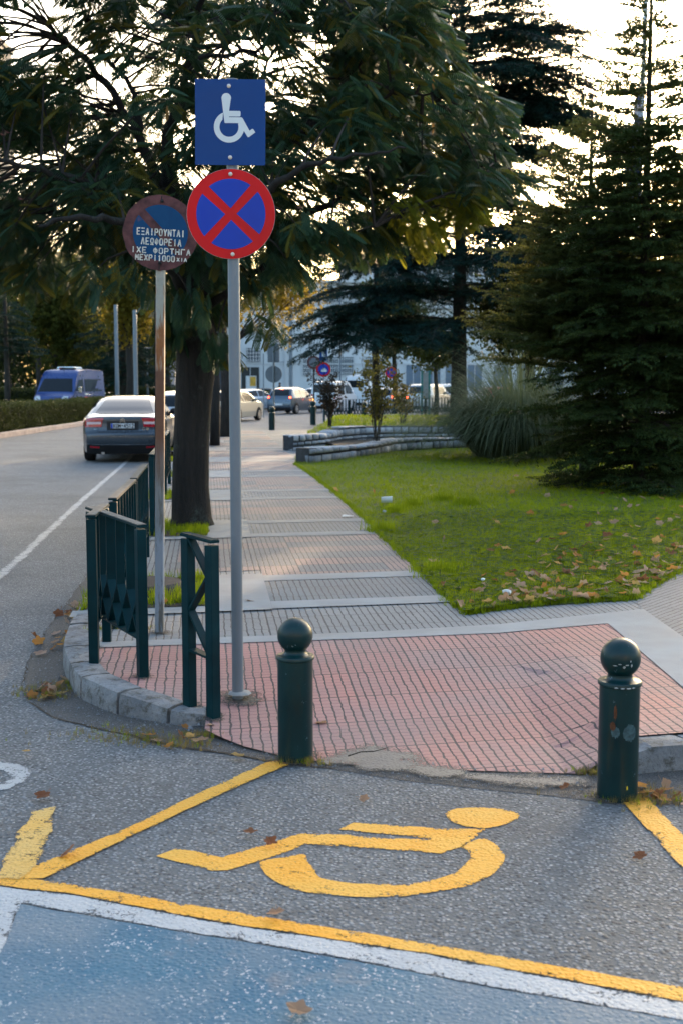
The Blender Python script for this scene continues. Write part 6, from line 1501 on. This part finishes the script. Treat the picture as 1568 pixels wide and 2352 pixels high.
for k, q in enumerate(PIT):
    (x0, y0), (x1, y1) = q[0], q[2]; w = []
    for _ in range(900 if k < 3 else 350):
        s, v_ = r_.random(), r_.random(); p = Vector(q[0]) + (Vector(q[1]) - Vector(q[0])) * s + (Vector(q[3]) - Vector(q[0])) * v_
        if k == 0 and .12 < s < .88 and .42 < v_ < .82: continue
        if r_.random() < .45 and .25 < s < .75: continue
        w.append((p.x, p.y, .125))
    grass_sheet('pit_grass', w, M['grass'], 6 + k, .07 if k else .085)
wd = []
for (px, py, n, s) in ((120, 1585, 130, .12), (95, 1600, 60, .10), (160, 1570, 60, .05), (280, 1690, 120, .16), (340, 1702, 70, .1), (430, 1712, 60, .08), (700, 1752, 60, .05), (1352, 1775, 90, .05), (1500, 1835, 150, .14), (1440, 1840, 40, .05), (232, 1486, 40, .05), (300, 1480, 40, .1), (655, 1748, 30, .05), (460, 1690, 50, .05)):
    g_ = G(px, py, .01)
    for _ in range(n): wd.append((g_.x + r_.gauss(0, s), g_.y + r_.gauss(0, s * .5), .012 if px not in (232, 300) else .13))
grass_sheet('kerb_weeds', wd[::4], M['grass'], 12, .024); grass_sheet('kerb_weeds', wd[1::2] + wd[2::4], M['grass_dry'], 13, .026)
ed = []
for a, b in zip(edge, edge[1:]):
    for k in range(int((b - a).length * 90)):
        p = a.lerp(b, r_.random()); ed.append((p.x + r_.gauss(0, .02), p.y + r_.gauss(0, .02), pz(p.x, p.y)))
grass_sheet('lawn_edge_grass', ed[:9000], M['grass'], 14, .055)
# fallen leaves
def leaf_mesh(seed, mat, size):
    rnd = random.Random(seed); P = []; n = 22
    for i in range(n):
        a = 2 * math.pi * i / n; r = (.62 + .38 * abs(math.cos(2.5 * a)) ** 1.5) * (1 - .25 * (math.cos(a) < -.6)) + rnd.uniform(-.06, .06)
        x, y = r * math.cos(a), r * math.sin(a) * .85; P.append((x, y, .22 * (x * x) * rnd.uniform(.3, 1) + .25 * abs(y) * rnd.uniform(.2, 1) + .05 * rnd.random()))
    V = [(0, 0, 0)] + P + [(-1.25, .05, .12), (-1.25, -.02, .12)]; F = [(0, 1 + i, 1 + (i + 1) % n) for i in range(n)] + [(0, n + 1, n + 2)]
    me = bpy.data.meshes.new('leaf'); me.from_pydata([tuple(c * size for c in v) for v in V], [], F); me.materials.append(mat); return me
lm_ = [m_leaf('dry_tan_leaf', (.34, .20, .12), (.50, .34, .24), .25), m_leaf('orange_leaf', (.36, .15, .05), (.50, .26, .08), .35), m_leaf('brown_leaf', (.20, .08, .04), (.30, .15, .08), .2), m_leaf('yellow_leaf', (.42, .27, .09), (.50, .34, .16), .35), m_leaf('pale_pinkish_leaf', (.46, .28, .20), (.58, .40, .30), .25)]
lms = [leaf_mesh(i, lm_[i % 5], .048) for i in range(15)]
def leaf(x, y, z, label, grp=None, s=1.0, mi=None, flat=.25):
    o = bpy.data.objects.new('fallen_leaf', lms[mi if mi is not None else r_.randrange(15)]); COL.objects.link(o)
    o.location = (x, y, z + .006); o.rotation_euler = (r_.gauss(0, flat), r_.gauss(0, flat), r_.uniform(0, 6.28)); k = s * r_.uniform(.7, 1.3); o.scale = (k, k, k); return tagit(o, label, 'leaf', grp)
cnt = 0
while cnt < 235:
    u = r_.random(); px = 1040 + 560 * r_.random() ** .75; lo = np.interp(px, [1040, 1450, 1620], [1405, 1380, 1290]); hi = np.interp(px, [1040, 1300, 1600], [1340, 1260, 1140]); py = lo - (lo - hi) * abs(r_.gauss(0, .62))
    if r_.random() < .10: px, py = r_.uniform(700, 1500), r_.uniform(1080, 1380)
    g_ = G(px, py, .2)
    if not inpoly(g_.x, g_.y, lawn_poly): continue
    leaf(g_.x, g_.y, lz(g_.x, g_.y) + .025, 'dry autumn leaf lying in the lawn grass', 'autumn leaves on the lawn', 1.15, None, .45); cnt += 1
for (px, py, n, sx, lb, gr) in ((185, 1405, 26, .10, 'dry leaf in the heap against the kerb below the railing', 'leaf heap at the kerb'), (150, 1470, 16, .14, 'dry leaf in the gutter beside the curved kerb', 'leaves in the gutter'), (105, 1590, 12, .12, 'dry leaf among weeds in the gutter corner', 'leaves among gutter weeds'), (430, 1705, 7, .12, 'dry leaf on the sandy strip below the kerb end', 'leaves below the kerb end'), (1500, 1830, 9, .12, 'orange leaf by the weeds right of the right bollard', 'leaves by the right bollard')):
    g_ = G(px, py, .005)
    for _ in range(n):
        x, y = g_.x + r_.gauss(0, sx * .6), g_.y + r_.gauss(0, sx * (1.6 if px < 250 else .6))
        if px == 185: x = min(x, np.interp(y, [7.7, 8.6, 9.6], [-1.93, -1.90, -1.88]))
        leaf(x, y, .014, lb, gr, .95, None, .5)
for _ in range(20):
    q = PIT[0]; s, v_ = r_.random(), r_.uniform(0, .3); p = Vector(q[0]) + (Vector(q[1]) - Vector(q[0])) * s + (Vector(q[3]) - Vector(q[0])) * v_; leaf(p.x, p.y, .15, 'brown leaf heaped in the nearest tree pit', 'leaves in the nearest tree pit', .9, None, .4)
for (px, py, mi, lb) in ((62, 1728, 3, 'yellow leaf alone on the asphalt near the white marking'), (100, 1829, 2, 'dark brown leaf on the asphalt above the yellow corner'), (160, 1958, 2, 'brown leaf lying on the yellow diagonal line'), (573, 1914, 2, 'curled brown leaf above the painted foot of the wheelchair marking'), (620, 1935, 2, 'brown leaf at the edge of the painted leg'), (634, 2099, 0, 'tan leaf just above the long yellow line'), (684, 2325, 0, 'tan lobed leaf on the blue bay surface'), (834, 1837, 0, 'small leaf on asphalt above the painted arm'), (740, 1663, 0, 'pale leaf on the pink tiles right of the left bollard'), (572, 1382, 0, 'tan leaf on the concrete slab beside the tree pit'), (485, 1668, 4, 'pale leaf at the end of the kerb stones'), (1470, 1969, 2, 'tiny brown leaf on the asphalt below the right bollard'), (1297, 1810, 2, 'brown leaf on the sand left of the right bollard'), (545, 1738, 3, 'yellow leaf in the gutter left of the left bollard')):
    z = pz(*g2(px, py, .05)) + .006 if py < 1700 else .02
    g_ = G(px, py, z); leaf(g_.x, g_.y, z, lb, None, .8, mi + 5, .3)
# litter
def crumple(name, label, cat, px, py, z, size, mat, seed, flat=.6):
    bm = bmesh.new(); bmesh.ops.create_icosphere(bm, subdivisions=2, radius=1); rnd = random.Random(seed)
    for v in bm.verts: k = rnd.uniform(.65, 1.15); v.co = Vector((v.co.x * k * size, v.co.y * k * size * .8, v.co.z * k * size * flat))
    me = bpy.data.meshes.new(name); bm.to_mesh(me); bm.free(); o = mesh_obj(name, me, mat); g_ = G(px, py, z); o.location = (g_.x, g_.y, lz(g_.x, g_.y) + .045); o.rotation_euler = (0, 0, seed); return tagit(o, label, cat)
crumple('crumpled_paper', 'crumpled white paper among leaves at the lawn edge', 'litter', 1162, 1370, .15, .045, M['paper'], 2)
crumple('crumpled_wrapper', 'small blue and white wrapper in the grass', 'litter', 1108, 1334, .17, .022, M['signwhite'], 4)
crumple('crumpled_wrapper', 'dark and white scrap below the clear plastic cup', 'litter', 882, 1166, .22, .028, M['chip'], 5)
g_ = G(887, 1143, .24); cup = thing('plastic_cup', 'clear plastic cup lying on its side in the grass', 'litter', (g_.x, g_.y, lz(g_.x, g_.y) + .075))
MB().lathe([(.036, -.07), (.045, .07), (.047, .075), (.043, .07), (.034, -.066)], 16, axis='X').build('cup', M['signwhite'], cup, smooth=True); MB().lathe([(.03, -.071), (.035, -.069)], 16, axis='X').build('base', M['paper'], cup)
g_ = G(797, 1188, .13); o = MB().add([(-.07, -.05, 0), (.06, -.06, .01), (.08, .05, .0), (-.05, .06, .015), (-.07, -.05, .004), (.06, -.06, .014), (.08, .05, .004), (-.05, .06, .019)], [(0, 3, 2, 1), (4, 5, 6, 7), (0, 1, 5, 4), (1, 2, 6, 5), (2, 3, 7, 6), (3, 0, 4, 7)]).build('paper_scrap', M['paper']); o.location = (g_.x, g_.y, .14); tagit(o, 'flat white paper scrap where the tiles meet the lawn', 'litter')
o = MB().tube([(-.09, 0, 0), (-.03, .03, .01), (.03, .05, .006), (.10, .09, .012)], [.003, .003, .0025, .0015], 6).build('twig', M['bark2']); g_ = G(843, 1741, .03); o.location = (g_.x, g_.y, .040); tagit(o, 'thin dark twig on the sand between the two bollards', 'twig')
# old sawn stump in the first pit
q = PIT[0]; c = (Vector(q[0]) + Vector(q[1]) + Vector(q[2]) + Vector(q[3])) / 4 + Vector((-.05, .15)); tt = thing('tree_stump', 'low grey sawn stump in the nearest tree pit', 'stump', (c.x, c.y, .12))
MB().lathe([(.33, -.02), (.31, .05), (.28, .07), (.05, .072)], 22).build('wood', plain('weathered_stump_wood', (.06, .055, .055), .9, var=.4, scale=18, bump=.8), tt, autos=30)
# small pebbles and grit in the gutter
gp = []
while len(gp) < 1500:
    px, py = r_.uniform(60, 1400), r_.uniform(1400, 1850); g_ = G(px, py, 0)
    if inpoly(g_.x, g_.y, gut): gp.append((g_.x, g_.y, .006 if pz(g_.x, g_.y) > .1 or py > 1700 else .02))
gp = np.array(gp); n = len(gp); sc_ = np.random.RandomState(3).gamma(2, .0016, n) + .0015
o = scatter('gutter_grit', [(1, 0, 0), (-.5, .8, 0), (-.6, -.8, 0), (0, 0, 1)], [(0, 1, 3), (1, 2, 3), (2, 0, 3)], gp, np.random.RandomState(4).normal(size=(n, 3)) * [1, 1, 0], np.tile([0, 0, 1.0], (n, 1)), sc_, M['kerb']); tagit(o, kind='stuff')
# ================================================================== PERSON
def person():
    p = D(643, 880, 88); t = thing('person', 'person in dark jacket and dark cap standing behind the blue-grey hatchback', 'person', (p.x, 88, .0), 0)
    vs = [((0, 0, .95), .15), ((0, 0, 1.15), .14), ((0, 0, 1.38), .17), ((0, 0, 1.52), .07), ((0, -.01, 1.62), .085), ((0, -.01, 1.72), .09), ((.20, 0, 1.42), .07), ((.26, .02, 1.14), .05), ((.24, -.08, .9), .04), ((.24, -.1, .82), .035), ((-.20, 0, 1.42), .07), ((-.26, .02, 1.14), .05), ((-.24, -.08, .9), .04), ((-.24, -.1, .82), .035), ((.1, 0, .86), .10), ((.11, -.02, .48), .07), ((.12, 0, .09), .05), ((.12, -.14, .04), .04), ((-.1, 0, .86), .10), ((-.11, .02, .48), .07), ((-.12, .03, .09), .05), ((-.12, -.11, .04), .04)]
    ed_ = [(0, 1), (1, 2), (2, 3), (3, 4), (4, 5), (2, 6), (6, 7), (7, 8), (8, 9), (2, 10), (10, 11), (11, 12), (12, 13), (0, 14), (14, 15), (15, 16), (16, 17), (0, 18), (18, 19), (19, 20), (20, 21)]
    me = bpy.data.meshes.new('body'); me.from_pydata([v for v, r in vs], ed_, []); o = mesh_obj('body', me, plain('dark_clothing', (.012, .013, .02), .85, var=.3), t)
    md = o.modifiers.new('s', 'SKIN'); 
    for i, (v, r) in enumerate(vs): me.skin_vertices[0].data[i].radius = (r, r * .8)
    me.skin_vertices[0].data[0].use_root = True; o.modifiers.new('d', 'SUBSURF').levels = 1
    sk = plain('skin', (.35, .2, .14), .6); MB().lathe([(.005, -.10), (.06, -.07), (.078, 0), (.07, .06), (.02, .10)], 12, (0, -.03, 1.68)).build('face', sk, t, smooth=True)
    MB().lathe([(.092, -.01), (.095, .03), (.06, .085), (.005, .10)], 12, (0, -.01, 1.72)).build('cap', M['ink'], t, smooth=True)
person()

# far-off wood behind the left-hand trees
fw = []
r2 = np.random.RandomState(9); n = 4200
fx = r2.uniform(-62, -19, n); fz = r2.rand(n) ** .8; top = 11 + 2.2 * np.sin(fx * .35) + 1.2 * np.sin(fx * .9); top = top * np.clip((-fx - 17) / 5, .3, 1)
fw = np.stack([fx, 128 + r2.uniform(-3, 3, n), .2 + fz * top], 1)
tagit(scatter('far_wood', *CL, fw, r2.normal(size=(n, 3)), r2.normal(size=(n, 3)), 1.5 * r2.uniform(.7, 1.3, n), M['dkleaf'], None), kind='stuff')

# unseen blocks added behind the viewer to darken reflections and deepen shade
for x0, x1, h_, lb in ((-34, -3, 14, 'unseen apartment block added behind the viewer to darken reflections, left one'), (-1, 34, 12, 'unseen apartment block added behind the viewer to darken reflections, right one')):
    t = thing('unseen_apartment_block', lb, 'building', ((x0 + x1) / 2, -20, 0)); w = x1 - x0
    if x0 < -10: wm = plain('beige_render', (.17, .175, .18), .9, var=.1, scale=.4)
    MB().box((0, -5, h_ / 2), (w, 10, h_)).build('wall', wm, t); MB().box((0, -5, h_ + .15), (w + .6, 10.6, .3)).build('roof', M['concrete'], t)
    for r in range(3 if h_ < 13 else 4):
        for c in range(int(w // 3.4)):
            xx = -w / 2 + 2 + c * 3.4; zz = 2 + r * 3; f = MB().box((xx, .02, zz), (1.3, .08, 1.5)).build('window', M['win'], t); MB().box((xx, .08, zz - .8), (1.5, .16, .08)).build('sill', M['concrete'], f)
